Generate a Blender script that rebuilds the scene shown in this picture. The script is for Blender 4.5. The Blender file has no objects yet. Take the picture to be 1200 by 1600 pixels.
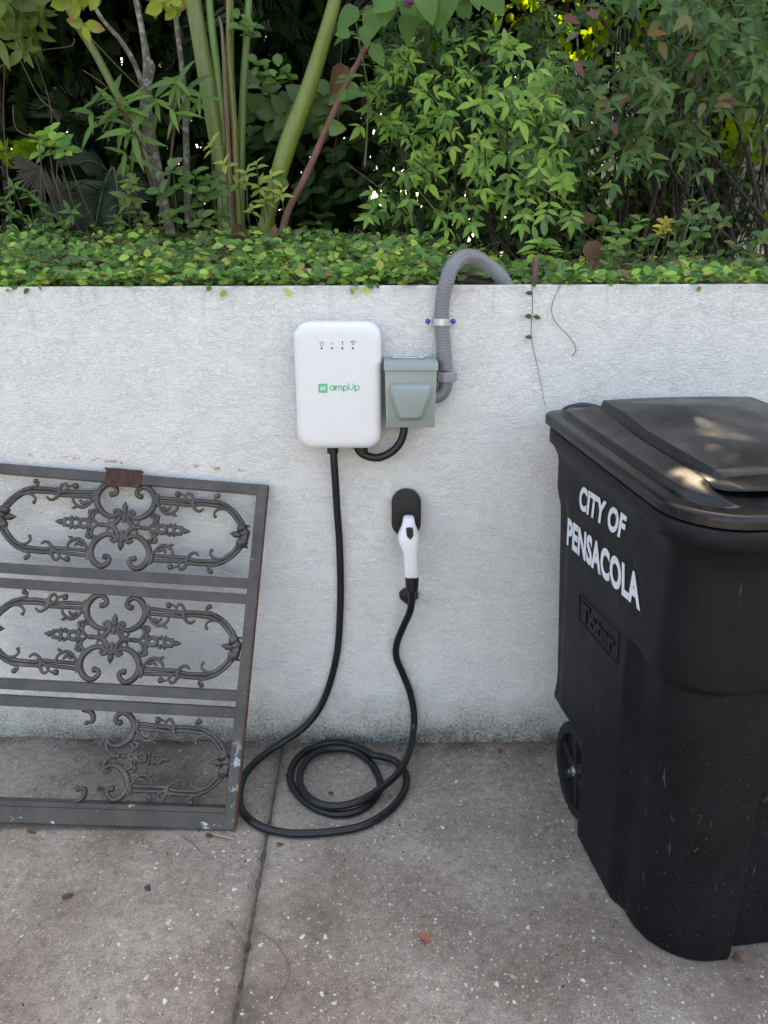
import bpy, math, random
import numpy as np
from mathutils import Vector, Matrix, Euler, noise

random.seed(7); np.random.seed(7)
R = math.radians
SC = bpy.context.scene
COL = SC.collection

# ------------------------------------------------------------------ camera, world, sun, exposure
F_PX = 1150.0                      # focal length in pixels of the 1200 x 1600 photograph
CAM = Vector((0.0, -2.035, 1.415))
PITCH, ROLL = R(17.4), R(-0.22)
cam_data = bpy.data.cameras.new("camera")
cam_data.sensor_fit = 'VERTICAL'; cam_data.sensor_height = 36.0
cam_data.lens = 36.0 * F_PX / 1600.0
cam_data.clip_start = 0.02; cam_data.clip_end = 400
cam = bpy.data.objects.new("camera", cam_data)
COL.objects.link(cam)
ROT = Matrix.Rotation(R(90) - PITCH, 3, 'X') @ Matrix.Rotation(ROLL, 3, 'Z')
cam.location = CAM
cam.rotation_euler = ROT.to_euler()
SC.camera = cam

SUN_EL, SUN_AZ = R(50), R(14)      # sun stands behind the wall, a little to the right
world = bpy.data.worlds.new("World"); SC.world = world; world.use_nodes = True
wn = world.node_tree; wn.nodes.clear()
w_out = wn.nodes.new("ShaderNodeOutputWorld"); w_bg = wn.nodes.new("ShaderNodeBackground")
w_sky = wn.nodes.new("ShaderNodeTexSky"); w_sky.sky_type = 'NISHITA'; w_sky.sun_disc = False
w_sky.sun_elevation = SUN_EL; w_sky.sun_rotation = SUN_AZ
w_sky.air_density = 1.0; w_sky.dust_density = 3.0; w_sky.ozone_density = 1.0
w_bg.inputs[1].default_value = 0.15
wn.links.new(w_sky.outputs[0], w_bg.inputs[0]); wn.links.new(w_bg.outputs[0], w_out.inputs[0])
sun_data = bpy.data.lights.new("sun", 'SUN'); sun_data.energy = 3.0; sun_data.angle = R(0.53)
sun_data.color = (1.0, 0.93, 0.82)
sun = bpy.data.objects.new("sun", sun_data); COL.objects.link(sun)
SUN_DIR = Vector((math.sin(SUN_AZ) * math.cos(SUN_EL), math.cos(SUN_AZ) * math.cos(SUN_EL), math.sin(SUN_EL)))
sun.rotation_euler = SUN_DIR.to_track_quat('Z', 'Y').to_euler()
sun.location = (0, 5, 12)
SC.view_settings.view_transform = 'Standard'; SC.view_settings.look = 'None'
SC.view_settings.exposure = 2.3; SC.view_settings.gamma = 1.0
SC.view_settings.use_curve_mapping = False
SC.view_settings.use_white_balance = True; SC.view_settings.white_balance_temperature = 8750; SC.view_settings.white_balance_tint = 13

# ------------------------------------------------------------------ measuring helpers (photograph pixel -> place)
def ray(px, py):
    d = Vector(((px - 600) / F_PX, -(py - 800) / F_PX, -1.0))
    return (ROT @ d).normalized()
def V(px, py, y=0.0):
    d = ray(px, py); t = (y - CAM.y) / d.y
    return CAM + d * t
def G(px, py, z=0.0):
    d = ray(px, py); t = (z - CAM.z) / d.z
    return CAM + d * t
def ground_z(x, y):
    xj = -0.325
    return 0.030 * max(0, -(x - xj)) + 0.003 * max(0, x - xj)
def GG(px, py, dz=0.0):
    p = G(px, py, dz)
    for _ in range(4): p = G(px, py, ground_z(p.x, p.y) + dz)
    return p

# ------------------------------------------------------------------ object helpers
def thing(name, label, cat, loc=(0, 0, 0), group=None, kind=None):
    o = bpy.data.objects.new(name, None); COL.objects.link(o); o.location = loc
    o.empty_display_size = 0.05
    o['label'] = label; o['category'] = cat
    if group: o['group'] = group
    if kind: o['kind'] = kind
    return o
def tag(o, label=None, cat=None, group=None, kind=None):
    if label: o['label'] = label
    if cat: o['category'] = cat
    if group: o['group'] = group
    if kind: o['kind'] = kind
    return o
def link(name, me, parent=None, label=None):
    o = bpy.data.objects.new(name, me); COL.objects.link(o)
    if parent is not None:
        o.parent = parent
        base = Vector((0, 0, 0)); p = parent
        while p is not None: base += p.location; p = p.parent
        o.location = -base          # meshes are built in world coordinates
    if label: o['label'] = label
    return o

class MB:
    """collects shapes and links them as one mesh"""
    def __init__(s): s.v = []; s.f = []; s.uv = None
    def add(s, vs, fs):
        b = len(s.v); s.v += [tuple(v) for v in vs]; s.f += [tuple(i + b for i in f) for f in fs]
        return s
    def build(s, name, m, parent=None, smooth=True, label=None, bevel=0, angle=40):
        me = bpy.data.meshes.new(name); me.from_pydata(s.v, [], s.f); me.update()
        if m: me.materials.append(m)
        if smooth: me.polygons.foreach_set('use_smooth', [True] * len(me.polygons)); me.set_sharp_from_angle(angle=R(angle))
        o = link(name, me, parent, label)
        if bevel:
            md = o.modifiers.new('bevel', 'BEVEL'); md.width = bevel; md.segments = 2; md.limit_method = 'ANGLE'; md.angle_limit = R(35)
        return o
    def box(s, c, h, M=None):
        vs = [Vector((sx * h[0], sy * h[1], sz * h[2])) for sx in (-1, 1) for sy in (-1, 1) for sz in (-1, 1)]
        if M is not None: vs = [M @ v for v in vs]
        c = Vector(c)
        return s.add([v + c for v in vs], [(0, 1, 3, 2), (4, 6, 7, 5), (0, 4, 5, 1), (2, 3, 7, 6), (0, 2, 6, 4), (1, 5, 7, 3)])
    def bar(s, p, q, up, w, t):
        """square bar from p to q; up = width direction w, t = thickness on the third axis"""
        p, q, up = Vector(p), Vector(q), Vector(up); d = (q - p).normalized(); up = (up - d * up.dot(d)).normalized(); n = d.cross(up)
        vs = [e + up * (a * w / 2) + n * (b * t / 2) for e in (p, q) for a, b in ((-1, -1), (1, -1), (1, 1), (-1, 1))]
        return s.add(vs, [(3, 2, 1, 0), (4, 5, 6, 7), (0, 1, 5, 4), (1, 2, 6, 5), (2, 3, 7, 6), (3, 0, 4, 7)])
    def tube(s, pts, r, n=10, closed=False, sub=6, cap=True, flat=1.0):
        pts = [Vector(p) for p in pts]
        rs = list(r) if isinstance(r, (list, tuple)) else [r] * len(pts)
        P, RR = spline(pts, rs, sub, closed)
        m = len(P); vs = []; fs = []
        tan = [(P[(i + 1) % m] - P[i - 1] if closed else P[min(i + 1, m - 1)] - P[max(i - 1, 0)]).normalized() for i in range(m)]
        a = Vector((0, 0, 1)) if abs(tan[0].z) < .8 else Vector((0, 1, 0))
        a = (a - tan[0] * a.dot(tan[0])).normalized()
        for i in range(m):
            a = (a - tan[i] * a.dot(tan[i])).normalized(); b = tan[i].cross(a)
            for k in range(n):
                w = 2 * math.pi * k / n
                vs.append(P[i] + (a * math.cos(w) + b * math.sin(w) * flat) * RR[i])
        for i in range(m if closed else m - 1):
            j = (i + 1) % m
            for k in range(n):
                l = (k + 1) % n
                fs.append((i * n + k, i * n + l, j * n + l, j * n + k))
        if not closed and cap:
            fs.append(tuple(reversed(range(n)))); fs.append(tuple((m - 1) * n + k for k in range(n)))
        return s.add(vs, fs)
    def ball(s, c, r, n=8, sc=(1, 1, 1)):
        c = Vector(c); vs = [c + Vector((0, 0, r * sc[2]))]; fs = []; h = n // 2
        for i in range(1, h):
            t = math.pi * i / h
            for k in range(n):
                w = 2 * math.pi * k / n
                vs.append(c + Vector((r * sc[0] * math.sin(t) * math.cos(w), r * sc[1] * math.sin(t) * math.sin(w), r * sc[2] * math.cos(t))))
        vs.append(c - Vector((0, 0, r * sc[2])))
        for k in range(n): fs.append((0, 1 + k, 1 + (k + 1) % n))
        for i in range(h - 2):
            for k in range(n):
                a = 1 + i * n + k; b = 1 + i * n + (k + 1) % n
                fs.append((a, a + n, b + n, b))
        e = len(vs) - 1; b0 = 1 + (h - 2) * n
        for k in range(n): fs.append((e, b0 + (k + 1) % n, b0 + k))
        return s.add(vs, fs)
    def loft(s, rings, cap=True, closed=False):
        n = len(rings[0]); vs = [p for r_ in rings for p in r_]; fs = []
        for i in range(len(rings) - (0 if closed else 1)):
            j = (i + 1) % len(rings)
            for k in range(n):
                l = (k + 1) % n
                fs.append((i * n + k, i * n + l, j * n + l, j * n + k))
        if cap and not closed:
            fs.append(tuple(reversed(range(n)))); fs.append(tuple((len(rings) - 1) * n + k for k in range(n)))
        return s.add(vs, fs)

def spline(pts, rs, sub, closed=False):
    n = len(pts)
    if sub <= 1 or n < 3: return pts, rs
    P, Q = [], []
    for i in range(n if closed else n - 1):
        g = (lambda k: pts[k % n]) if closed else (lambda k: pts[min(max(k, 0), n - 1)])
        h = (lambda k: rs[k % n]) if closed else (lambda k: rs[min(max(k, 0), n - 1)])
        p0, p1, p2, p3 = g(i - 1), g(i), g(i + 1), g(i + 2)
        for k in range(sub):
            t = k / sub
            P.append(0.5 * ((2 * p1) + (p2 - p0) * t + (2 * p0 - 5 * p1 + 4 * p2 - p3) * t * t + (3 * p1 - p0 - 3 * p2 + p3) * t ** 3))
            Q.append(h(i) * (1 - t) + h(i + 1) * t)
    if not closed: P.append(pts[-1]); Q.append(rs[-1])
    return P, Q

def rrect(w, h, r, k=6, cx=0, cy=0):
    """rounded rectangle outline, half sizes w, h; counter-clockwise in (x, y)"""
    o = []
    for (sx, sy, a0) in ((1, 1, 0), (-1, 1, 90), (-1, -1, 180), (1, -1, 270)):
        for i in range(k + 1):
            a = R(a0 + 90 * i / k)
            o.append((cx + sx * (w - r) + r * math.cos(a), cy + sy * (h - r) + r * math.sin(a)))
    return o

# ------------------------------------------------------------------ materials
def mat(name, col, rough=0.5, metal=0.0, spec=0.5, var=0.0, vscale=8.0, bump=0.0, bscale=200.0, rvar=0.0, coat=0.0, bdist=0.002):
    m = bpy.data.materials.new(name); m.use_nodes = True; nt = m.node_tree; N = nt.nodes; L = nt.links
    p = N['Principled BSDF']
    p.inputs['Base Color'].default_value = (*col, 1); p.inputs['Roughness'].default_value = rough
    p.inputs['Metallic'].default_value = metal; p.inputs['Specular IOR Level'].default_value = spec
    p.inputs['Coat Weight'].default_value = coat
    tc = N.new('ShaderNodeTexCoord')
    if var or rvar:
        nz = N.new('ShaderNodeTexNoise'); nz.inputs['Scale'].default_value = vscale; nz.inputs['Detail'].default_value = 6; nz.inputs['Roughness'].default_value = .65
        L.new(tc.outputs['Object'], nz.inputs['Vector'])
        if var:
            mr = N.new('ShaderNodeMapRange'); mr.inputs[1].default_value = .3; mr.inputs[2].default_value = .7
            mr.inputs[3].default_value = 1 - var; mr.inputs[4].default_value = 1 + var
            L.new(nz.outputs[0], mr.inputs[0])
            mx = N.new('ShaderNodeVectorMath'); mx.operation = 'SCALE'; mx.inputs[0].default_value = col
            L.new(mr.outputs[0], mx.inputs['Scale']); L.new(mx.outputs[0], p.inputs['Base Color'])
        if rvar:
            mr = N.new('ShaderNodeMapRange'); mr.inputs[1].default_value = .3; mr.inputs[2].default_value = .7
            mr.inputs[3].default_value = rough - rvar; mr.inputs[4].default_value = rough + rvar
            L.new(nz.outputs[0], mr.inputs[0]); L.new(mr.outputs[0], p.inputs['Roughness'])
    if bump:
        nb = N.new('ShaderNodeTexNoise'); nb.inputs['Scale'].default_value = bscale; nb.inputs['Detail'].default_value = 4
        L.new(tc.outputs['Object'], nb.inputs['Vector'])
        b = N.new('ShaderNodeBump'); b.inputs['Strength'].default_value = bump; b.inputs['Distance'].default_value = bdist
        L.new(nb.outputs[0], b.inputs['Height']); L.new(b.outputs[0], p.inputs['Normal'])
    return m

class NT:
    """small node-graph writer"""
    def __init__(s, m): s.t = m.node_tree; s.N = s.t.nodes; s.L = s.t.links; s.p = s.N['Principled BSDF']
    def n(s, t, **k):
        nd = s.N.new(t)
        for a, b in k.items(): setattr(nd, a, b)
        return nd
    def set(s, nd, i, v):
        if hasattr(v, 'is_output') or isinstance(v, bpy.types.NodeSocket): s.L.new(v, nd.inputs[i])
        else: nd.inputs[i].default_value = v
    def noise(s, vec, scale, detail=5, rough=.6, dist=0.0):
        nd = s.n('ShaderNodeTexNoise'); s.set(nd, 'Vector', vec); s.set(nd, 'Scale', scale); s.set(nd, 'Detail', detail); s.set(nd, 'Roughness', rough); s.set(nd, 'Distortion', dist)
        return nd
    def vor(s, vec, scale, feature='F1', rnd=1.0):
        nd = s.n('ShaderNodeTexVoronoi', feature=feature); s.set(nd, 'Vector', vec); s.set(nd, 'Scale', scale); s.set(nd, 'Randomness', rnd); return nd
    def rng(s, v, a, b, c=0.0, d=1.0, smooth=False):
        nd = s.n('ShaderNodeMapRange');
        if smooth: nd.interpolation_type = 'SMOOTHSTEP'
        s.set(nd, 0, v)
        for i, x in enumerate((a, b, c, d)): nd.inputs[i + 1].default_value = x
        return nd.outputs[0]
    def math(s, op, a, b=0.0, c=0.0, clamp=False):
        nd = s.n('ShaderNodeMath', operation=op); nd.use_clamp = clamp
        s.set(nd, 0, a); s.set(nd, 1, b); s.set(nd, 2, c); return nd.outputs[0]
    def mix(s, f, a, b, blend='MIX'):
        nd = s.n('ShaderNodeMix', data_type='RGBA', blend_type=blend)
        s.set(nd, 0, f); s.set(nd, 6, a if not isinstance(a, tuple) else (*a, 1)); s.set(nd, 7, b if not isinstance(b, tuple) else (*b, 1)); return nd.outputs[2]
    def bump(s, h, strength, dist, normal=None):
        nd = s.n('ShaderNodeBump'); s.set(nd, 'Height', h); nd.inputs['Strength'].default_value = strength; nd.inputs['Distance'].default_value = dist
        if normal: s.L.new(normal, nd.inputs['Normal'])
        return nd.outputs[0]
    def ramp(s, v, stops):
        nd = s.n('ShaderNodeValToRGB'); s.L.new(v, nd.inputs[0]); cr = nd.color_ramp
        while len(cr.elements) < len(stops): cr.elements.new(.5)
        for e, (p_, c_) in zip(cr.elements, stops): e.position = p_; e.color = (*c_, 1)
        return nd.outputs[0]
def newmat(name):
    m = bpy.data.materials.new(name); m.use_nodes = True; return m, NT(m)

def leafmat(name, stops, rough=.42, trans=.28, rib=.25, spots=None, edge=None, spec=.32):
    m, g = newmat(name)
    oi = g.n('ShaderNodeObjectInfo'); ge = g.n('ShaderNodeNewGeometry'); uv = g.n('ShaderNodeUVMap'); tc = g.n('ShaderNodeTexCoord')
    r = g.math('FRACT', g.math('ADD', oi.outputs['Random'], ge.outputs['Random Per Island']))
    gain = 1.0 if trans == .35 or rib in (0, .1) else 1.2
    c = g.ramp(r, [(a_, tuple(q * gain for q in c_)) for a_, c_ in stops])
    sp = g.n('ShaderNodeSeparateXYZ'); g.L.new(uv.outputs[0], sp.inputs[0])
    au = g.math('ABSOLUTE', g.math('SUBTRACT', sp.outputs[0], .5))
    ribm = g.rng(au, .02, .07, rib, 0)
    c = g.mix(ribm, c, (.16, .24, .09))
    nz = g.noise(tc.outputs['Object'], 60, 3)
    c = g.mix(g.rng(nz.outputs[0], .35, .7, 0, .35), c, g.mix(1.0, c, (.55, .6, .5), 'MULTIPLY'))
    if spots:
        n2 = g.vor(tc.outputs['Object'], spots[1]); c = g.mix(g.rng(n2.outputs['Distance'], .1, .28, 1, 0), c, spots[0])
    if edge:
        tipm = g.math('MULTIPLY', g.rng(sp.outputs[1], .45, .95), g.rng(g.math('FRACT', g.math('MULTIPLY', r, 7.31)), .55, .8))
        c = g.mix(tipm, c, edge)
    g.L.new(c, g.p.inputs['Base Color']); g.p.inputs['Roughness'].default_value = rough
    g.p.inputs['Specular IOR Level'].default_value = spec
    tr = g.n('ShaderNodeBsdfTranslucent'); g.L.new(g.mix(1.0, c, (1.5, 1.6, .55), 'MULTIPLY'), tr.inputs[0])
    mx = g.n('ShaderNodeMixShader'); mx.inputs[0].default_value = trans
    g.L.new(g.p.outputs[0], mx.inputs[1]); g.L.new(tr.outputs[0], mx.inputs[2])
    g.L.new(mx.outputs[0], g.N['Material Output'].inputs['Surface'])
    return m
#@@SPLIT
# ------------------------------------------------------------------ the setting: earth, driveway slabs, planting bed
m, g = newmat('old_concrete'); M_CONC = m
geo = g.n('ShaderNodeNewGeometry'); pos = geo.outputs['Position']
base = g.ramp(g.noise(pos, 2.2, 8, .65).outputs[0], [(.34, (.165, .130, .100)), (.5, (.295, .242, .195)), (.66, (.43, .37, .305))])
grey = g.rng(g.noise(pos, 1.1, 3, .5).outputs[0], .42, .6)
base = g.mix(g.math('MULTIPLY', grey, .45), base, (.30, .275, .24))
# brown leaf tannin on the right hand slab
sx = g.n('ShaderNodeSeparateXYZ'); g.L.new(pos, sx.inputs[0])
tan = g.math('MULTIPLY', g.rng(sx.outputs[0], -.3, .1), g.rng(g.noise(pos, 3.1, 6, .7, .4).outputs[0], .42, .66))
base = g.mix(g.math('MULTIPLY', tan, .6), base, (.17, .12, .095))
# yellow-green algae film
alg = g.rng(g.noise(pos, 4.3, 5, .7).outputs[0], .6, .78, 0, .4)
base = g.mix(alg, base, (.21, .165, .07))
fine = g.noise(pos, 260, 4, .7).outputs[0]
base = g.mix(1.0, base, g.ramp(fine, [(.25, (.5, .5, .5)), (.5, (1, 1, 1)), (.78, (1.5, 1.5, 1.5))]), 'MULTIPLY')
mid = g.noise(pos, 45, 5, .7).outputs[0]
base = g.mix(1.0, base, g.ramp(mid, [(.3, (.7, .7, .7)), (.55, (1.05, 1.05, 1.05)), (.75, (1.25, 1.24, 1.22))]), 'MULTIPLY')
# exposed aggregate: pale shell and pebbles of mixed size, in patches
warp = g.n('ShaderNodeVectorMath', operation='ADD'); g.L.new(pos, warp.inputs[0])
wn_ = g.noise(pos, 40, 2); ws = g.n('ShaderNodeVectorMath', operation='SCALE'); g.L.new(wn_.outputs['Color'], ws.inputs[0]); ws.inputs['Scale'].default_value = .016
g.L.new(ws.outputs[0], warp.inputs[1])
patch = g.rng(g.noise(pos, 2.6, 4, .6).outputs[0], .38, .62)
peb_h = None
for (sc, th, lo, hi, pcol) in ((58, .24, .66, .74, (.82, .78, .68)), (105, .30, .60, .68, (.74, .66, .54)), (200, .34, .52, .62, (.68, .63, .56)), (75, .2, .9, .93, (.45, .30, .14)), (300, .3, .8, .85, (.05, .045, .04)), (95, .22, .93, .96, (.05, .045, .04))):
    vo = g.vor(warp.outputs[0], sc)
    sep = g.n('ShaderNodeSeparateColor'); g.L.new(vo.outputs['Color'], sep.inputs[0])
    pick = g.rng(sep.outputs[0], lo, hi) if pcol[0] < .1 else g.math('MULTIPLY', g.rng(g.math('ADD', sep.outputs[0], g.math('MULTIPLY', patch, .22)), lo + .2, hi + .2), g.rng(sep.outputs[1], .15, .3))
    inside = g.rng(g.math('DIVIDE', vo.outputs['Distance'], g.math('ADD', g.math('MULTIPLY', sep.outputs[2], .9), .35)), th * .82, th, 1, 0)
    k = g.math('MULTIPLY', pick, inside)
    base = g.mix(g.math('MULTIPLY', k, .68), base, g.mix(sep.outputs[1], pcol, tuple(c * .72 for c in pcol)))
    peb_h = k if peb_h is None else g.math('MAXIMUM', peb_h, k)
# dark grime along the wall foot and along the joint
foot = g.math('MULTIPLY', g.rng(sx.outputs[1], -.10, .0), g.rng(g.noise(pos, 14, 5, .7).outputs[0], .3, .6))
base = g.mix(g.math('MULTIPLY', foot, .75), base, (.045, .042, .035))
jn = g.math('ADD', sx.outputs[0], g.math('MULTIPLY', g.math('SUBTRACT', g.noise(pos, 9, 4).outputs[0], .5), .06))
jd = g.math('ABSOLUTE', g.math('ADD', jn, g.math('ADD', .327, g.math('MULTIPLY', sx.outputs[1], .024))))
base = g.mix(g.rng(jd, .002, .03, .5, 0), base, (.09, .078, .062))
gap = g.rng(g.noise(pos, 22, 5, .75).outputs[0], .62, .7, 0, .5)
base = g.mix(gap, base, (.07, .06, .05))
g.L.new(base, g.p.inputs['Base Color']); g.p.inputs['Roughness'].default_value = .88; g.p.inputs['Specular IOR Level'].default_value = .3
h = g.math('ADD', g.math('MULTIPLY', fine, .6), g.math('ADD', g.math('MULTIPLY', mid, .8), g.math('MULTIPLY', peb_h, .35)))
g.L.new(g.bump(h, .75, .003), g.p.inputs['Normal'])

m, g = newmat('dark_soil'); M_SOIL = m
geo = g.n('ShaderNodeNewGeometry')
g.L.new(g.ramp(g.noise(geo.outputs['Position'], 30, 8, .7).outputs[0], [(.3, (.012, .009, .006)), (.6, (.04, .028, .018)), (.8, (.09, .065, .04))]), g.p.inputs['Base Color'])
g.p.inputs['Roughness'].default_value = .95
g.L.new(g.bump(g.noise(geo.outputs['Position'], 60, 6, .7).outputs[0], 1, .01), g.p.inputs['Normal'])

def grid(x0, x1, nx, y0, y1, ny, zf, skew=lambda x, y: x):
    mb = MB(); vs = []
    for j in range(ny + 1):
        y = y0 + (y1 - y0) * j / ny
        for i in range(nx + 1):
            x = skew(x0 + (x1 - x0) * i / nx, y); vs.append((x, y, zf(x, y)))
    fs = [(j * (nx + 1) + i, j * (nx + 1) + i + 1, (j + 1) * (nx + 1) + i + 1, (j + 1) * (nx + 1) + i) for j in range(ny) for i in range(nx)]
    return mb.add(vs, fs)

# the earth under everything, out to the horizon
earth = MB(); earth.add([(-150, -150, -.06), (150, -150, -.06), (150, .1, -.06), (-150, .1, -.06), (-150, .1, 1.2), (150, .1, 1.2), (150, 150, 1.2), (-150, 150, 1.2)],
                        [(0, 1, 2, 3), (3, 2, 5, 4), (4, 5, 6, 7)])
tag(earth.build('ground', M_SOIL, smooth=False), kind='structure')

def jx(y): return -.327 - .024 * y          # the joint between the slabs
drive = bpy.data.objects.new('driveway', None); COL.objects.link(drive); drive['kind'] = 'structure'
def slab(xa, xb, ya, yb, nx, ny, edge):
    """one cast slab with rounded, slightly crumbled edges and a skirt down into the joint"""
    mb = MB(); vs = []; fs = []
    xs = np.linspace(0, 1, nx + 1); ys = np.linspace(0, 1, ny + 1)
    for j in range(ny + 1):
        y = ya + (yb - ya) * ys[j]
        for i in range(nx + 1):
            a = xa(y) if callable(xa) else xa; b = xb(y) if callable(xb) else xb
            u = xs[i]; u = u ** 1.6 if edge == 'l' else 1 - (1 - u) ** 1.6
            x = a + (b - a) * u
            d = abs(x - (a if edge == 'l' else b)); d2 = min(abs(y - ya), abs(y - yb))
            n_ = noise.noise(Vector((x * 3, y * 9, 0))) * .004
            if i in (0,) and edge == 'l' or i == nx and edge == 'r': x += noise.noise(Vector((0, y * 16, 3))) * .004
            z = ground_z(x, y) - .007 * math.exp(-d / .008) + .0022 * noise.noise(Vector((x * 2.3, y * 2.3, 1)))
            vs.append((x, y, z))
    fs = [(j * (nx + 1) + i, j * (nx + 1) + i + 1, (j + 1) * (nx + 1) + i + 1, (j + 1) * (nx + 1) + i) for j in range(ny) for i in range(nx)]
    n0 = len(vs); col = 0 if edge == 'l' else nx
    for j in range(ny + 1):
        x, y, z = vs[j * (nx + 1) + col]; vs.append((x, y, -.055))
    for j in range(ny):
        a, b = j * (nx + 1) + col, (j + 1) * (nx + 1) + col
        f = (a, b, n0 + j + 1, n0 + j); fs.append(f if edge == 'l' else f[::-1])
    mb.add(vs, fs)
    return mb.build('slab', M_CONC, drive)
sl_left = slab(-3.2, lambda y: jx(y) - .0022, -3.4, -.001, 120, 120, 'r')
sl_right = slab(lambda y: jx(y) + .0022, 3.6, -3.4, -.001, 120, 120, 'l')
slab(-3.2, lambda y: jx(y) - .0022, -9, -3.412, 20, 20, 'r')
slab(lambda y: jx(y) + .0022, 3.6, -9, -3.412, 20, 20, 'l')
# the larger aggregate stones stand a hair proud of the worn paste
PEB = []
for (nm, col_) in (('cream_pebble', (.55, .50, .40)), ('white_pebble', (.62, .60, .55)), ('tan_pebble', (.42, .32, .21)), ('grey_pebble', (.36, .34, .31))):
    for sd in (0, 1):
        mb = MB(); n_ = 7; rs_ = [1 + .28 * math.sin(k * 2.3 + sd * 1.7) for k in range(n_)]
        for (sc_, zz) in ((1, 0), (.8, .30), (.4, .42)): mb.v += [(sc_ * rs_[k] * math.cos(2 * math.pi * k / n_), sc_ * rs_[k] * math.sin(2 * math.pi * k / n_), zz) for k in range(n_)]
        mb.f += [(a * n_ + k, a * n_ + (k + 1) % n_, (a + 1) * n_ + (k + 1) % n_, (a + 1) * n_ + k) for a in (0, 1) for k in range(n_)] + [tuple(2 * n_ + k for k in range(n_))]
        me = bpy.data.meshes.new('pebble'); me.from_pydata(mb.v, [], mb.f); me.polygons.foreach_set('use_smooth', [True] * len(me.polygons))
        me.materials.append(bpy.data.materials.get(nm) or mat(nm, col_, .75, var=.15, vscale=90)); PEB.append(me)
np_ = 0
while np_ < 360:
    q = GG(random.uniform(-20, 1200), random.triangular(1180, 1600, 1560))
    den = .25 + 1.6 * max(0, noise.noise(Vector((q.x * 4.2, q.y * 4.2, 5)))) + (.5 if q.x < -.42 and -.9 < q.y < -.5 else 0)
    if random.random() > den or abs(q.x - jx(q.y)) < .012: continue
    o = bpy.data.objects.new('pebble', random.choices(PEB, (5, 5, 6, 6, 1.2, 1.2, 2, 2))[0]); COL.objects.link(o); o.parent = sl_left if q.x < jx(q.y) else sl_right
    r_ = .0014 + .0040 * random.random() ** 2.2
    o.location = (q.x, q.y, ground_z(q.x, q.y) - .0003); o.rotation_euler = (0, 0, random.uniform(0, 6.28)); o.scale = (r_ * random.uniform(1, 1.6), r_, r_ * .35); np_ += 1
grit = grid(-.02, .02, 2, -3.4, -.001, 200, lambda x, y: ground_z(x, y) - .0055 + .004 * noise.noise(Vector((x * 40, y * 30, 0))), lambda x, y: jx(y) + x)
tag(grit.build('joint_dirt', mat('packed_grit', (.085, .07, .055), .95, var=.6, vscale=60, bump=.8, bscale=200), drive), kind='stuff')

def bed_z(x, y):
    left = 1 / (1 + math.exp((x - .25) / .12))
    rise = max(0, y - .02)
    z = 1.372 + left * (.12 * min(1, rise / .9) + .03 * min(1, rise / .25)) + (1 - left) * .05 * min(1, rise / 1.0)
    return z + .015 * noise.noise(Vector((x * 3, y * 3, 0))) if y < 3 else z
bed = grid(-5, 6, 110, .14, 12, 60, bed_z)
tag(bed.build('planting_bed', M_SOIL), kind='structure')

# ------------------------------------------------------------------ the retaining wall
m, g = newmat('white_stucco'); M_STUC = m
geo = g.n('ShaderNodeNewGeometry'); pos = geo.outputs['Position']
sx = g.n('ShaderNodeSeparateXYZ'); g.L.new(pos, sx.inputs[0]); X, Z = sx.outputs[0], sx.outputs[2]
wv = g.noise(pos, 38, 2, .5)
wp = g.n('ShaderNodeVectorMath', operation='MULTIPLY_ADD'); g.L.new(wv.outputs['Color'], wp.inputs[0]); wp.inputs[1].default_value = (.018, .018, .018); g.L.new(pos, wp.inputs[2])
stz = g.n('ShaderNodeMapping'); stz.inputs['Scale'].default_value = (.62, 1, 1.25); stz.inputs['Rotation'].default_value = (0, .25, 0); g.L.new(wp.outputs[0], stz.inputs[0])
worm = g.noise(stz.outputs[0], 165, 3, .6, .6).outputs[0]
ridge = g.rng(worm, .36, .60, 0, 1, True)
lump = g.noise(pos, 95, 5, .65, .3).outputs[0]
smooth = g.rng(g.noise(pos, 13, 4, .6).outputs[0], .36, .56, .6, 1)
h = g.math('ADD', g.math('MULTIPLY', g.math('MULTIPLY', ridge, .6), smooth), g.math('MULTIPLY', lump, .38))
tone = g.noise(pos, 3.0, 6, .6).outputs[0]
c = g.ramp(tone, [(.3, (.70, .685, .66)), (.55, (.72, .71, .69)), (.8, (.735, .725, .71))])
crev = g.rng(h, .2, .34, .20, 0)
c = g.mix(crev, c, (.50, .485, .46))
# faint runs and smudges under the top edge
st = g.n('ShaderNodeCombineXYZ'); g.L.new(X, st.inputs[0]); g.L.new(g.math('MULTIPLY', Z, .09), st.inputs[2])
run = g.math('MULTIPLY', g.rng(g.noise(st.outputs[0], 26, 5, .7).outputs[0], .54, .74), g.rng(Z, 1.0, 1.4))
c = g.mix(g.math('MULTIPLY', run, .34), c, (.25, .23, .2))
topd = g.math('MULTIPLY', g.rng(Z, 1.375, 1.405), g.rng(g.noise(pos, 22, 4, .7).outputs[0], .42, .62)); c = g.mix(g.math('MULTIPLY', topd, .4), c, (.2, .19, .17))
# grey-green mildew rising from the foot, speckled
mil = g.math('ADD', g.rng(Z, .34, .0), g.math('MULTIPLY', g.math('SUBTRACT', g.noise(pos, 7, 6, .75).outputs[0], .5), 1.1))
mil = g.rng(mil, .40, .95)
speck = g.rng(g.noise(pos, 130, 4, .75).outputs[0], .42, .62)
c = g.mix(g.math('MULTIPLY', mil, g.math('ADD', g.math('MULTIPLY', speck, .65), .3)), c, (.105, .092, .062))
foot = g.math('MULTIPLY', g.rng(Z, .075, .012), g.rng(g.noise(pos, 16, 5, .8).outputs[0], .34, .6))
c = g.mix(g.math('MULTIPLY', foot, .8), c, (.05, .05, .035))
spk = g.math('MULTIPLY', g.rng(g.noise(pos, 75, 3, .6).outputs[0], .715, .75), .55)
c = g.mix(spk, c, (.06, .055, .045))
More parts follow.
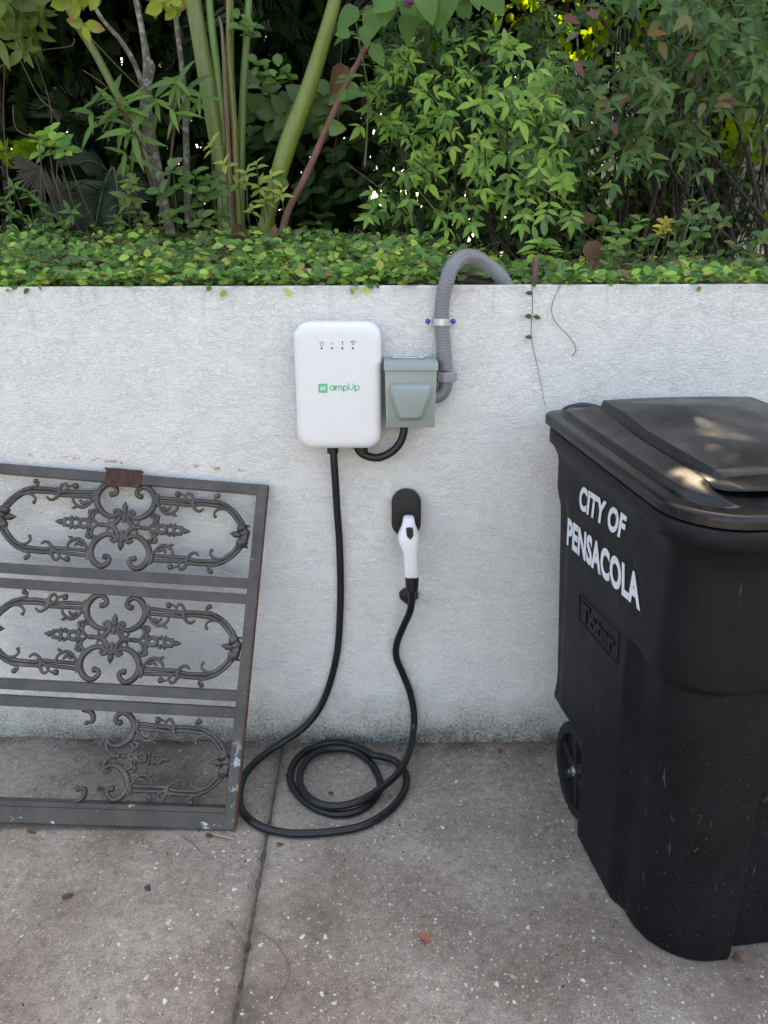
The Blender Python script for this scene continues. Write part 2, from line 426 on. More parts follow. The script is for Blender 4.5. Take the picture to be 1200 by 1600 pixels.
# rust scrapes left by the gate
for (x0, x1, z0) in ((V(30, 711).x, V(198, 722).x, V(120, 716).z), (V(270, 725).x, V(390, 736).x, V(335, 731).z)):
    lz = g.math('ADD', g.math('SUBTRACT', Z, z0), g.math('MULTIPLY', g.math('SUBTRACT', X, (x0 + x1) / 2), .085))
    lz = g.math('ADD', lz, g.math('MULTIPLY', g.math('SUBTRACT', g.noise(pos, 30, 3).outputs[0], .5), .016))
    line = g.rng(g.math('ABSOLUTE', lz), .0015, .0065, 1, 0)
    ext = g.math('MULTIPLY', g.rng(X, x0, x0 + .03), g.rng(X, x1, x1 - .01))
    k = g.math('MULTIPLY', g.math('MULTIPLY', line, ext), g.rng(g.noise(pos, 24, 3, .7).outputs[0], .48, .60))
    c = g.mix(g.math('MULTIPLY', k, .8), c, (.42, .17, .035))
g.L.new(c, g.p.inputs['Base Color']); g.p.inputs['Roughness'].default_value = .9; g.p.inputs['Specular IOR Level'].default_value = .25
n1 = g.bump(h, 1.0, .0023); g.L.new(g.bump(g.noise(stz.outputs[0], 330, 4, .7).outputs[0], .6, .0017, n1), g.p.inputs['Normal'])
wall = MB()
prof = [(0, -.05), (0, 1.399), (.0015, 1.403), (.005, 1.405), (.145, 1.405), (.15, 1.40), (.15, 1.0)]
xs = np.linspace(-4.5, 4.5, 181)
wall.loft([[Vector((x, y, z + (.0012 * noise.noise(Vector((x * 9, y, 2))) if z > 1.39 else 0))) for y, z in prof] for x in xs], cap=True)
tag(wall.build('retaining_wall', M_STUC), 'white stucco retaining wall with mildew along its foot', 'wall')

# far side of the garden: a pale house wall seen through gaps on the right
m = mat('cream_siding', (.72, .68, .55), .7, var=.06); hz = thing('neighbour_house', 'pale cream house wall glimpsed through the gaps in the shrubs at right', 'house', (3.4, 8.0, 1.2))
b = MB(); b.box((4.62, 8.06, 2.75), (2.9, .04, 1.6)); b.build('wall', m, hz)
for k in range(16):
    b = MB(); b.bar((1.75, 8.0, 1.26 + k * .19), (7.5, 8.0, 1.26 + k * .19), (0, -.12, 1), .195, .02); b.build('board', m, hz)
b = MB(); b.box((4.6, 7.96, 2.6), (.45, .03, .6)); b.build('window', mat('dark_glass', (.02, .025, .03), .1), hz)
b = MB(); b.bar((1.5, 7.7, 4.35), (7.7, 7.7, 4.35), (0, 0, 1), .14, .8); b.build('roof', mat('grey_shingle', (.12, .11, .1), .8), hz)
#@@SPLIT
# ------------------------------------------------------------------ the iron gate panel leaning on the wall
m, g = newmat('weathered_iron'); M_IRON = m
geo = g.n('ShaderNodeNewGeometry'); pos = geo.outputs['Position']
c = g.ramp(g.noise(pos, 18, 6, .65).outputs[0], [(.3, (.046, .040, .038)), (.55, (.080, .070, .066)), (.8, (.14, .125, .118))])
rust = g.rng(g.noise(pos, 26, 6, .75).outputs[0], .64, .72)
c = g.mix(g.math('MULTIPLY', rust, .55), c, (.10, .045, .02))
c = g.mix(g.rng(g.noise(pos, 120, 3, .6).outputs[0], .68, .74, 0, .6), c, (.24, .23, .22))
g.L.new(c, g.p.inputs['Base Color']); g.p.inputs['Roughness'].default_value = .36; g.p.inputs['Metallic'].default_value = .35
g.L.new(g.bump(g.noise(pos, 220, 4, .6).outputs[0], .35, .001), g.p.inputs['Normal'])
m, g = newmat('chipped_iron'); M_CHIP = m          # the frame bars: pale blue old paint shows where the brown has chipped
geo = g.n('ShaderNodeNewGeometry'); pos = geo.outputs['Position']
sx = g.n('ShaderNodeSeparateXYZ'); g.L.new(pos, sx.inputs[0])
c = g.ramp(g.noise(pos, 12, 6, .65).outputs[0], [(.3, (.042, .035, .034)), (.55, (.068, .058, .055)), (.8, (.12, .102, .094))])
st = g.n('ShaderNodeMapping'); st.inputs['Scale'].default_value = (.35, 1, .8); g.L.new(pos, st.inputs[0])
chip = g.math('ADD', g.noise(st.outputs[0], 21, 6, .75, .3).outputs[0], g.rng(sx.outputs[2], .5, .0, 0, .10))
c = g.mix(g.rng(chip, .722, .732), c, (.36, .43, .50))
low = g.math('MULTIPLY', g.math('MULTIPLY', g.rng(sx.outputs[2], .02, .06), g.rng(sx.outputs[2], .24, .18)), g.rng(sx.outputs[0], -.43, -.41))
c = g.mix(g.math('MULTIPLY', low, g.rng(g.noise(pos, 34, 5, .7).outputs[0], .56, .60)), c, (.31, .37, .42))
rust = g.rng(g.noise(st.outputs[0], 34, 6, .8).outputs[0], .60, .66)
c = g.mix(g.math('MULTIPLY', rust, .7), c, (.13, .045, .02))
och = g.rng(g.noise(st.outputs[0], 47, 5, .8).outputs[0], .685, .70)
c = g.mix(g.math('MULTIPLY', och, .8), c, (.33, .22, .10))
c = g.mix(g.rng(g.noise(pos, 150, 3, .6).outputs[0], .70, .74, 0, .7), c, (.4, .4, .4))
g.L.new(c, g.p.inputs['Base Color']); g.p.inputs['Roughness'].default_value = .48; g.p.inputs['Metallic'].default_value = .1
g.L.new(g.bump(g.noise(pos, 160, 4, .6).outputs[0], .3, .001), g.p.inputs['Normal'])
M_RUSTEDGE = mat('rusty_edge', (.115, .05, .028), .85, var=.5, vscale=40, bump=.6, bscale=150)
M_RUST = mat('rust_plate', (.062, .024, .017), .8, var=.6, vscale=60, bump=.7, bscale=140)

GA = V(419, 757, -.028); GB = V(0, 722, -.028); GC = GG(365, 1298, .004)
GN = (GA - GC).cross(GB - GC).normalized()
if GN.y > 0: GN = -GN                       # faces the driveway
def P(px, py, off=0.0):
    """point on the leaning gate's front plane"""
    d = ray(px, py); t = (GC - CAM).dot(GN) / d.dot(GN)
    return CAM + d * t + GN * off
gate = thing('iron_gate', 'grey-brown wrought iron gate panel with cast scrollwork leaning on the wall', 'gate', (GC.x - .35, GC.y + .02, 0))
def rail(name, p, q, up, w, t, m=M_CHIP, label=None):
    b = MB(); b.bar(p, q, up, w, t); return b.build(name, m, gate, bevel=.0014, label=label)
TH = .026
UP = (GA - GC).normalized(); RT = (GA - GB).normalized()
def hrail(l, r, w, thick=TH, ext=True, name='rail', m=M_CHIP):
    a = P(*l); b = P(*r); a = a + (a - b).normalized() * (.085)
    return rail(name, a - GN * thick / 2, b - GN * thick / 2, UP, w, thick, m)
hrail((0, 731.5), (402, 764.5), .0285)                 # top
hrail((0, 887), (390, 912), .0285)
hrail((0, 910.5), (388, 936.5), .0275)
hrail((0, 1068.5), (377, 1088.5), .0275)
hrail((0, 1094.5), (375, 1115), .0275)
hrail((0, 1255.5), (365, 1268), .016, .034)
hrail((0, 1263), (365, 1275), .018, .022)
hrail((0, 1276), (365, 1287.5), .030, .040)            # heavier bottom bar
# right stile, a touch proud, with its rusty outer edge
p, q = P(410.5, 757), P(357, 1297)
rail('stile', p - GN * (TH / 2 - .0015), q - GN * (TH / 2 - .0015), RT, .029, TH)
rail('stile_edge', P(418.2, 757.5) - GN * (TH / 2 + .001), P(366.8, 1297) - GN * (TH / 2 + .001), RT, .0035, TH + .004, M_RUSTEDGE)
l0, l1 = P(-48, 722), P(-62, 1284)
rail('stile', l0 - GN * (TH / 2 - .0015), l1 - GN * (TH / 2 - .0015), RT, .029, TH)
# rust-brown hinge plate folded over the top bar
b = MB(); a, c_ = P(165.5, 746, .003), P(220.5, 750, .003)
b.bar(a, c_, UP, .046, .005); b.bar(P(164.5, 732, -.006), P(221.5, 737, -.006), UP, .006, .024)
for s in (.25, .75): b.ball(a.lerp(c_, s) - UP * .012 + GN * .003, .003, 8)
b.build('hinge_plate', M_RUST, gate, bevel=.001, label='rust-brown folded hinge plate')

S_ORN = 1 / 575.0
cA = lambda x, y: (80 + x / 5.4545, 720 + y / 5.4545)      # coordinates read in an enlarged view of the scrollwork
cB = lambda x, y: (230 + x / 6.0, 740 + y / 6.0)
OC = (190.5, 822.0)
def loc(pt):                                               # photograph -> ornament's own right / up axes
    dx, dy = pt[0] - OC[0], pt[1] - OC[1]
    e1 = (1.0, .084); e2 = (.127, -1.0); det = e1[0] * e2[1] - e1[1] * e2[0]
    return ((dx * e2[1] - dy * e2[0]) / det, (e1[0] * dy - e1[1] * dx) / det)
A = lambda *l: [loc(cA(*p)) for p in l]
B = lambda *l: [loc(cB(*p)) for p in l]
# every stroke: kind, points (right-upper quarter), radius in the same units, flag mirrored top/bottom
Q = {
 'scroll': [(A((762, 292), (738, 288), (728, 262), (745, 232), (790, 207), (843, 228), (880, 285), (886, 345), (862, 408), (815, 455), (762, 482), (708, 484), (668, 458), (664, 430), (690, 422), (706, 440)),
             [2.6, 3.0, 3.0, 3.0, 3.4, 3.8, 4.0, 4.0, 4.0, 3.8, 3.4, 3.0, 2.6, 2.4, 2.2, 2.0])],
 'rod': [(A((925, 302), (1060, 318), (1200, 338)) + B((520, 245), (650, 258), (730, 272), (800, 312), (868, 380), (918, 455), (940, 520)), 2.5),
         (A((925, 345), (1060, 358), (1200, 372)) + B((520, 278), (650, 294), (730, 308), (790, 345), (845, 405), (882, 465), (903, 520)), 2.5)],
 'tendril': [(B((690, 196), (662, 205), (668, 238), (715, 262), (790, 310)), [2.2, 1.8, 1.8, 2.1, 2.2]),
             (B((655, 400), (648, 370), (680, 335), (740, 325), (800, 350), (845, 400)), [1.6, 1.6, 1.8, 2.0, 2.2, 2.2]),
             (B((118, 300), (140, 340), (190, 372), (245, 362), (285, 330), (300, 288)), [1.4, 2.0, 2.4, 2.2, 1.8, 1.6]),
             (B((240, 372), (265, 388), (290, 396)), [1.6, 2.2, .5]),
             (B((300, 180), (330, 176), (372, 196), (400, 172), (432, 190), (446, 240), (442, 290), (470, 335), (510, 350), (548, 325)), [2.6, 1.4, 1.5, 1.8, 2.0, 2.4, 2.6, 2.0, 1.8, 1.3]),
             (B((372, 196), (380, 232), (430, 262), (480, 225)), [1.4, 2.0, 2.4, 1.4]),
             (A((905, 270), (915, 310), (905, 350), (935, 385)), [2.6, 3.0, 2.6, 1.6]),
             (B((150, 300), (170, 325), (205, 330), (230, 300)), [1.6, 2.6, 2.2, 1.4])],
 'strap': [(A((648, 440), (650, 490), (672, 540), (705, 562), (760, 576)), [2.2, 2.8, 2.8, 2.6, 2.0]),
           (A((628, 500), (600, 470), (640, 440)), [1.6, 2.0, 2.0]),
           (A((870, 450), (905, 462), (912, 490), (890, 515)), [1.4, 2.2, 2.6, 1.6]),
           (A((830, 470), (858, 470), (880, 500), (862, 545)), [1.2, 2.0, 2.4, 1.8]),
           (A((880, 455), (925, 470), (905, 500)), [2.4, 1.6, .6])],
}
RING = [((*A((712, 516))[0],), 5.0, 1.7), ]
RING0 = [(A((866, 566))[0], 5.6, 2.2), (A((943, 585))[0], 7.2, 2.5), (A((1082, 598))[0], 6.6, 2.2)]   # on the middle axis
def ornament(centre_px, quads, frags=()):
    C0 = P(*centre_px); W_ = 1.32 * S_ORN
    ax = (P(centre_px[0] + 60, centre_px[1] + 60 * .078) - C0).normalized(); ay = (UP - ax * UP.dot(ax)).normalized()
    T = lambda a, b_, o=0.0: C0 + ax * (a * S_ORN) + ay * (b_ * S_ORN) + GN * (o - .012)
    root = bpy.data.objects.new('ornament', None); COL.objects.link(root); root.parent = gate; root.empty_display_size = .02
    def piece(mb, name): return mb.build(name, M_IRON, root, angle=60)
    for key, z in (('rod', 0.0), ('scroll', .002), ('tendril', .003), ('strap', .003)):
        for pts, r in Q[key]:
            for (sx_, sy_) in quads:
                mb = MB(); rr = [q * W_ for q in r] if isinstance(r, list) else [r * W_] * len(pts)
                w = [T(sx_ * a, sy_ * b_, z + (.0016 * k / len(pts))) for k, (a, b_) in enumerate(pts)]
                mb.tube(w, rr, 8, sub=4)
                if key not in ('rod', 'strap') and len(pts) > 4: mb.ball(w[0], rr[0] * 1.55, 8)
                if key == 'scroll': mb.ball(w[-1], rr[-1] * 1.3, 8)
                piece(mb, key)
    for (c2, rr, tr) in RING:
        for (sx_, sy_) in quads:
            mb = MB(); mb.tube([T(sx_ * (c2[0] + rr * math.cos(t)), sy_ * (c2[1] + rr * math.sin(t)), .003) for t in np.linspace(0, 2 * math.pi, 10)[:-1]], tr * W_, 7, closed=True, sub=2); piece(mb, 'ring')
    sides = sorted({q[0] for q in quads})
    x0 = loc(cB(925, 590))[0]
    for s in sides:
        mb = MB()                                          # collar where the two bars meet at the end of the oval
        ys = [21, 17, 15.5, 12, 9, 6.5, 3, 0, -3, -6.5, -9, -12, -15.5, -17, -21]
        rs = [4.5, 6.0, 9.0, 9.5, 6.2, 8.6, 9.0, 6.6, 7.0, 7.2, 9.4, 9.0, 7.4, 6.4, 4.5]
        mb.tube([T(s * (x0 + 1.0 - abs(y_) * .32 + (2 if abs(y_) < 10 else 0)), y_, .001) for y_ in ys], [r_ * S_ORN for r_ in rs], 12, sub=2, flat=1.0)
        piece(mb, 'collar')
        mb = MB(); mb.tube([T(s * (x0 - 3), 1), T(s * (x0 - 9), 1), T(s * (x0 - 13), 1.4), T(s * (x0 - 17), 1.7), T(s * (x0 - 23), 2)], [q * S_ORN for q in (3.5, 5.5, 6.2, 4.4, .5)], 8, sub=3); piece(mb, 'arrow_tip')
        for yy in (15, -17):
            mb = MB(); mb.tube([T(s * (x0 - 2), yy), T(s * (x0 + 9), yy * 1.1)], [2.2 * S_ORN] * 2, 6, sub=1); piece(mb, 'lug')
        for (c2, rr, tr) in RING0:
            mb = MB(); mb.tube([T(s * (c2[0] + rr * math.cos(t)), rr * .85 * math.sin(t), .003) for t in np.linspace(0, 2 * math.pi, 12)[:-1]], tr * W_, 8, closed=True, sub=2); piece(mb, 'ring')
        xa = A((760, 580))[0][0]; xb = A((830, 575))[0][0]
        mb = MB(); mb.tube([T(s * xa, 0), T(s * (xa + xb) / 2, 0, .002), T(s * xb, 0)], [2.4 * W_, 3.2 * W_, 1.8 * W_], 7); piece(mb, 'link')
        x1, x2 = A((1118, 600))[0][0], A((1195, 602))[0][0]
        mb = MB(); mb.tube([T(s * x1, 0, .002), T(s * (x1 + 4), 0, .002), T(s * (x1 + 8), 0, .002), T(s * x2, 0, .002)], [2 * W_, 4.0 * W_, 3.0 * W_, .3 * W_], 8); piece(mb, 'arrow_tip')
        for sy_ in (1, -1):                                # little leaves beside the rings
            for (xx, yy, dx, dy) in ((1005, 7.5, 3, 3.4), (1040, 7.0, 4, 4.0), (975, 5.5, 2, 2.4), (890, 7.5, 4, 4), (1105, 5, 4, 2)):
                x_ = A((xx, 590))[0][0]; mb = MB()
                mb.tube([T(s * x_, sy_ * (yy - 4), .002), T(s * (x_ + dx * .3), sy_ * yy, .003), T(s * (x_ + dx), sy_ * (yy + dy), .002)], [2.2 * W_, 2.6 * W_, .6 * W_], 6, sub=3); piece(mb, 'petal')
    if len(sides) == 2:
        for s in (1, -1):
            mb = MB(); ys = [6, 14, 19, 22, 24, 27, 30, 33, 40]; rs = [3.4, 3.0, 3.0, 4.8, 4.8, 3.6, 4.6, 3.8, .4]
            mb.tube([T(0, s * y_, .003) for y_ in ys], [r_ * 1.15 * S_ORN for r_ in rs], 10, sub=2); piece(mb, 'finial')
    for pts, rr in frags:
        mb = MB(); w = [P(*p_) - GN * .012 for p_ in pts]; mb.tube(w, [r_ * S_ORN * 1.15 for r_ in rr], 8, sub=5); mb.ball(w[-1], rr[-1] * 1.6 * S_ORN, 8); piece(mb, 'broken_scroll')
    return root
ALL4 = [(1, 1), (-1, 1), (1, -1), (-1, -1)]
ornament(OC, ALL4)
ornament((174.5, 998), ALL4)
f3 = lambda x, y: (x * 440 / 1200, 1000 + y * 440 / 1200)
ornament((156, 1180), [(1, 1), (1, -1)], frags=[
    ([f3(345, 300), f3(375, 305), f3(390, 325), f3(388, 350), f3(362, 356)], [3.4, 3.8, 3.6, 3.0, 2.4]),
    ([f3(300, 695), f3(330, 690), f3(352, 668), f3(352, 640), f3(325, 640)], [2.0, 3.2, 3.8, 3.6, 2.8])])
#@@SPLIT
# ------------------------------------------------------------------ wall charger, outlet box, conduit
m, g = newmat('white_plastic'); M_WHITE = m
g.p.inputs['Base Color'].default_value = (.80, .81, .84, 1); g.p.inputs['Roughness'].default_value = .28; g.p.inputs['Specular IOR Level'].default_value = .5
tc = g.n('ShaderNodeTexCoord'); nz = g.noise(tc.outputs['Object'], 14, 6, .7)
g.L.new(g.mix(g.rng(nz.outputs[0], .45, .75, 0, .22), (.74, .745, .77), (.64, .63, .61)), g.p.inputs['Base Color']); g.L.new(g.rng(nz.outputs[0], .3, .7, .24, .42), g.p.inputs['Roughness'])
M_BLACK = mat('black_rubber', (.006, .0065, .009), .40, var=.3, vscale=30, rvar=.08)
M_BLACKP = mat('black_plastic', (.0065, .007, .009), .5, var=.2, bump=.3, bscale=900, bdist=.0004)
M_GREEN = mat('logo_green', (.055, .50, .28), .4)
M_INK = mat('grey_ink', (.09, .095, .12), .5)
M_BOX = mat('sage_enamel', (.265, .315, .305), .38, var=.06, vscale=18, rvar=.08, bump=.08, bscale=300)
M_DARK = mat('dark_gap', (.02, .02, .02), .7)
M_ZINC = mat('zinc_strap', (.55, .60, .66), .3, metal=.9, var=.15, vscale=60)
M_BLUE = mat('blue_screw', (.035, .12, .33), .4, metal=.4)
M_COND = mat('grey_conduit', (.175, .185, .20), .36, var=.10, vscale=25, rvar=.06)
M_FIT = mat('grey_pvc_fitting', (.28, .285, .32), .38, var=.05)

YF = -.088
def F(px, py, y=YF): return V(px, py, y)
ctl = F(459, 503); cbr = F(597, 703)
cx_, cz_ = (F(459, 600).x + F(597, 600).x) / 2, (F(528, 503).z + F(528, 703).z) / 2
hw, hh = (F(597, 600).x - F(460.5, 600).x) / 2, (F(528, 503).z - F(528, 703).z) / 2
charger = thing('ev_charger', 'white rounded wall charger with green logo and four status icons', 'charger', (cx_, 0, cz_))
def outline(w, h, r, y, k=10, taper=0.0): return [Vector((cx_ + x * (1 + taper * (z / h)), y, cz_ + z)) for x, z in rrect(w, h, r, k)][::-1]
rc = .042
b = MB()
b.loft([outline(hw - .010, hh - .010, rc - .008, .001), outline(hw - .010, hh - .010, rc - .008, -.020)])
b.build('back_plate', M_DARK, charger)
b = MB(); rings = []
rings.append(outline(hw - .002, hh - .002, rc, -.016)); rings.append(outline(hw, hh, rc, -.020))
for y, i in ((-.045, 0), (-.066, .0008), (-.074, .0022), (-.0795, .005), (-.0835, .009), (-.0862, .014), (-.0875, .020), (-.0882, .03)):
    rings.append(outline(hw - i, hh - i, rc - min(i * .7, rc * .6), y))
b.loft(rings)
b.build('casing', M_WHITE, charger, angle=60)
def flat(polys, name, m, parent, fn, thick=None):
    """flat print: 2-D polygons placed by fn(x, z)"""
    b = MB()
    for vs, fs in polys: b.add([fn(*v) for v in vs], fs)
    return b.build(name, m, parent, smooth=False)
def ribbon(pts, w, closed=False, sub=6):
    P3 = [Vector((x, 0, z)) for x, z in pts]; S_, _ = spline(P3, [w] * len(P3), sub, closed); n = len(S_); vs = []; fs = []
    for i in range(n):
        t = (S_[(i + 1) % n] - S_[i - 1]) if closed else (S_[min(i + 1, n - 1)] - S_[max(i - 1, 0)])
        t.normalize(); nn = Vector((-t.z, 0, t.x)) * w / 2
        vs += [((S_[i] + nn).x, (S_[i] + nn).z), ((S_[i] - nn).x, (S_[i] - nn).z)]
    for i in range(n if closed else n - 1):
        j = (i + 1) % n; fs.append((2 * i, 2 * i + 1, 2 * j + 1, 2 * j))
    return vs, fs
def disc(x, z, r, n=16): return [(x + r * math.cos(2 * math.pi * k / n), z + r * math.sin(2 * math.pi * k / n)) for k in range(n)], [tuple(range(n))]
def arc(x, z, r, a0, a1, n=10, sx_=1): return [(x + sx_ * r * math.cos(R(a0 + (a1 - a0) * k / (n - 1))), z + r * math.sin(R(a0 + (a1 - a0) * k / (n - 1)))) for k in range(n)]
U = lambda x, y: (490 + x / 13.333, 520 + y / 13.333)       # enlarged view of the print
def onface(x, y, o=0.0006):                                  # x, y in that enlarged view
    q = F(*U(x, y), y=-.0884 - o); return q
yflip = lambda pl: ([(x, y) for x, y in pl[0]], pl[1])
ICONS = [
 ('power_icon', [ribbon(arc(168, 228, 38, -70, 250, 16), 9, sub=2), ribbon([(168, 175), (168, 235)], 8, sub=1)]),
 ('bolt_icon', [([(395, 183), (372, 222), (384, 224), (378, 262), (402, 215), (389, 213)], [(0, 1, 2, 3, 4, 5)])]),
 ('alert_icon', [([(590, 172), (614, 172), (608, 232), (597, 232)], [(0, 1, 2, 3)]), disc(602, 252, 11)]),
 ('wireless_icon', [ribbon(arc(820, 255, 88, 228, 312, 9), 10, sub=2), ribbon(arc(820, 255, 64, 228, 312, 9), 9, sub=2), ribbon(arc(820, 255, 40, 228, 312, 9), 9, sub=2), disc(820, 245, 12)]),
]
for nm, pl in ICONS: flat(pl, nm, M_INK, charger, onface)
M_LED = mat('status_led', (.10, .105, .13), .25)
for x in (168, 385, 600, 817):
    b = MB(); c0 = onface(x, 322, 0); b.ball(c0, .0029, 12, (1, .35, 1)); b.build('status_light', M_LED, charger)
# green badge with three slanted white strokes, then the word ampUp
vs = [(195 + x, 1155 + z) for x, z in rrect(95, 95, 24)]
badge = flat([(vs, [tuple(range(len(vs)))])], 'logo_badge', M_GREEN, charger, onface)
flat([ribbon([(168, 1112), (142, 1200)], 17, sub=1), ribbon([(205, 1112), (185, 1172)], 17, sub=1), ribbon([(250, 1112), (222, 1205)], 17, sub=1), ribbon([(142, 1198), (160, 1196), (172, 1150)], 11, sub=3), ribbon([(185, 1170), (196, 1186), (208, 1150), (214, 1112)], 11, sub=3)],
     'badge_strokes', M_WHITE, badge, lambda x, y: onface(x, y, .0012))
def circ(x, y, rx, ry, n=14): return [(x + rx * math.cos(2 * math.pi * k / n), y + ry * math.sin(2 * math.pi * k / n)) for k in range(n)]
SW = 22
letters = [ribbon(circ(390, 1150, 45, 44), SW, True, 2), ribbon([(436, 1100), (436, 1200)], SW, sub=1),
  ribbon([(464, 1102), (464, 1200)], SW, sub=1), ribbon([(464, 1140), (472, 1114), (498, 1106), (520, 1116), (526, 1140), (526, 1200)], SW, sub=3), ribbon([(526, 1140), (534, 1114), (558, 1106), (580, 1116), (586, 1140), (586, 1200)], SW, sub=3),
  ribbon([(622, 1102), (622, 1240)], SW, sub=1), ribbon(circ(664, 1150, 43, 44), SW, True, 2),
  ribbon([(732, 1050), (732, 1140), (745, 1172), (778, 1186), (812, 1172), (826, 1140), (826, 1050)], SW, sub=3),
  ribbon([(864, 1102), (864, 1240)], SW, sub=1), ribbon(circ(907, 1148, 43, 44), SW, True, 2)]
for i, l in enumerate(letters): letters[i] = l
flat(letters, 'logo_lettering', M_GREEN, charger, lambda x, y: onface(x, y, .0004 + .00001))
# cable glands under the casing
for px in (520, 566):
    b = MB(); q = V(px, 700, -.045); b.tube([q + Vector((0, 0, .012)), q - Vector((0, 0, .014))], .0155, 16, sub=1); b.build('cable_gland', M_BLACKP, charger)

# grey-green outlet box
yb = -.105
bx0, bx1 = V(602.5, 620, yb).x, V(681, 620, yb).x; bz1, bz0 = V(640, 575, yb).z, V(640, 668, yb).z
bc = ((bx0 + bx1) / 2, (bz0 + bz1) / 2); bw, bh = (bx1 - bx0) / 2, (bz1 - bz0) / 2
outlet = thing('outlet_box', 'grey-green metal outlet box with embossed flip cover right of the charger', 'outlet box', (bc[0], 0, bc[1]))
b = MB(); b.box((bc[0], -.045, bc[1] + .002), (bw - .004, .044, bh)); b.build('housing', M_BOX, outlet, bevel=.002)
b = MB(); bo = lambda w, h, r, y, zc=0.0, tp=0.0: [Vector((bc[0] + x * (1 + tp * z / h), y, bc[1] + zc + z)) for x, z in rrect(w, h, r, 5)][::-1]
b.loft([bo(bw, bh, .003, -.086, 0, .03), bo(bw, bh, .003, -.1035, 0, .03), bo(bw - .0015, bh - .0015, .003, -.105, 0, .03)])
b.build('front_cover', M_BOX, outlet)
# embossed tapering bulge on the cover
def bulge(w, y, i):
    pts = [Vector(p_) for p_ in ((-.056, .041), (.054, .041), (.056, .010), (.030, -.058), (-.032, -.058), (-.058, .010))]   # clockwise
    n = len(pts); ins = []
    for k in range(n):
        a_, b_, c_2 = pts[k - 1], pts[k], pts[(k + 1) % n]
        n1 = Vector(((b_ - a_).y, -(b_ - a_).x)).normalized(); n2 = Vector(((c_2 - b_).y, -(c_2 - b_).x)).normalized()
        bis = (n1 + n2); ins.append(b_ + bis * (i / (bis.dot(n1))))
    out = []
    for k in range(n):
        a_, b_, c_2 = ins[k - 1], ins[k], ins[(k + 1) % n]
        rr = max(.004, (.014 if k in (0, 1) else (.013 if k in (2, 5) else .010)) - i * .5)
        s_ = b_ + (a_ - b_).normalized() * rr; e_ = b_ + (c_2 - b_).normalized() * rr
        for t in np.linspace(0, 1, 7):
            q = s_ * (1 - t) ** 2 + b_ * 2 * t * (1 - t) + e_ * t * t
            out.append(Vector((bc[0] + q.x, y, bc[1] - .001 + q.y)))
    return out
b = MB(); b.loft([bulge(0, -.1045, 0), bulge(0, -.108, .0010), bulge(0, -.115, .0035), bulge(0, -.1225, .0075), bulge(0, -.1262, .0108), bulge(0, -.1272, .0135)][::1])
b.build('bulge', M_BOX, outlet, angle=70)
b = MB(); zt = bz1 + .0065
b.loft([[Vector((bc[0] + sx_ * (bw + .0045), y, z)) for sx_, y, z in ((-1, -.002, zt + .012), (1, -.002, zt + .012), (1, -.106, zt + .008), (1, -.111, zt + .004), (1, -.111, zt - .0125), (-1, -.111, zt - .0125), (-1, -.111, zt + .004), (-1, -.106, zt + .008))]], cap=False)
hood = []
for sx_ in (-1, 1):
    hood.append([Vector((bc[0] + sx_ * (bw + .0045), y, z)) for y, z in ((-.001, zt + .013), (-.104, zt + .008), (-.109, zt + .006), (-.111, zt + .002), (-.111, zt - .0125), (-.1085, zt - .0125), (-.1085, zt + .001), (-.001, zt + .008))])
b = MB(); b.loft(hood); b.build('rain_hood', M_BOX, outlet, bevel=.0006)
b = MB(); b.tube([V(614, 559, -.06), V(662, 559, -.06)], .0022, 8, sub=1)
for px in (613, 617, 658, 662): b.ball(V(px, 557.5, -.05), .0036, 8)
b.build('hinge_pin', M_ZINC, outlet)
b = MB(); b.box((bx1 - .001, -.03, V(682, 560, -.03).z), (.003, .012, .012)); b.build('hinge_ear', M_BOX, outlet, bevel=.001)

# short black whip from charger to outlet
whip = thing('power_whip', 'short thick black cord looping under the charger up to the outlet box', 'cord', (V(600, 715).x, 0, V(600, 715).z))
b = MB(); b.tube([V(557, 690, -.045), V(561, 704, -.045), V(573, 712.5, -.046), (V(592, 715, -.048)), V(612, 706, -.05), V(625, 692, -.052), V(631, 674, -.052), V(632, 660, -.052)], .0112, 14)
b.build('cord', M_BLACK, whip)

# flexible grey conduit rising from the outlet and over the wall top
cond = thing('flexible_conduit', 'ribbed grey flexible conduit rising from the outlet box over the wall top', 'conduit', tuple(V(692, 600, 0)))
path = [V(696, 578, -.040), V(694.5, 560, -.037), V(692, 530, -.033), V(690, 500, -.031), V(691.5, 470, -.032), V(697, 443, -.034), V(706, 417, -.022), V(722, 402.5, .02), V(741, 402, .05), V(763, 415, .070), V(783, 433, .085), V(797, 456, .10)]
pts, _ = spline(path, [1] * len(path), 30); 
acc = [0.0]
for i in range(1, len(pts)): acc.append(acc[-1] + (pts[i] - pts[i - 1]).length)
L_ = acc[-1]; st = .0019; n_ = int(L_ / st); pp = []; j = 0
for i in range(n_ + 1):
    s_ = i * st
    while j < len(acc) - 2 and acc[j + 1] < s_: j += 1
    f_ = (s_ - acc[j]) / max(1e-6, acc[j + 1] - acc[j]); pp.append(pts[j].lerp(pts[j + 1], f_))
b = MB(); b.tube(pp, [.0196 + (-.0004, .0004, .0008, .0003)[i % 4] for i in range(len(pp))], 18, sub=1); b.build('tube', M_COND, cond, angle=75)
b = MB(); q = V(697, 588.5, -.042)
b.tube([q + Vector((0, 0, .0135)), q + Vector((0, 0, .0125)), q + Vector((0, 0, -.011)), q + Vector((0, 0, -.0135))], [.024, .0268, .0268, .0245], 20, sub=1)
for k in range(10):
    w = 2 * math.pi * k / 10; b.box(q + Vector((math.cos(w) * .0268, math.sin(w) * .0268, 0)), (.0022, .0022, .009), Matrix.Rotation(w, 3, 'Z'))
b.build('compression_nut', M_FIT, cond, bevel=.001)
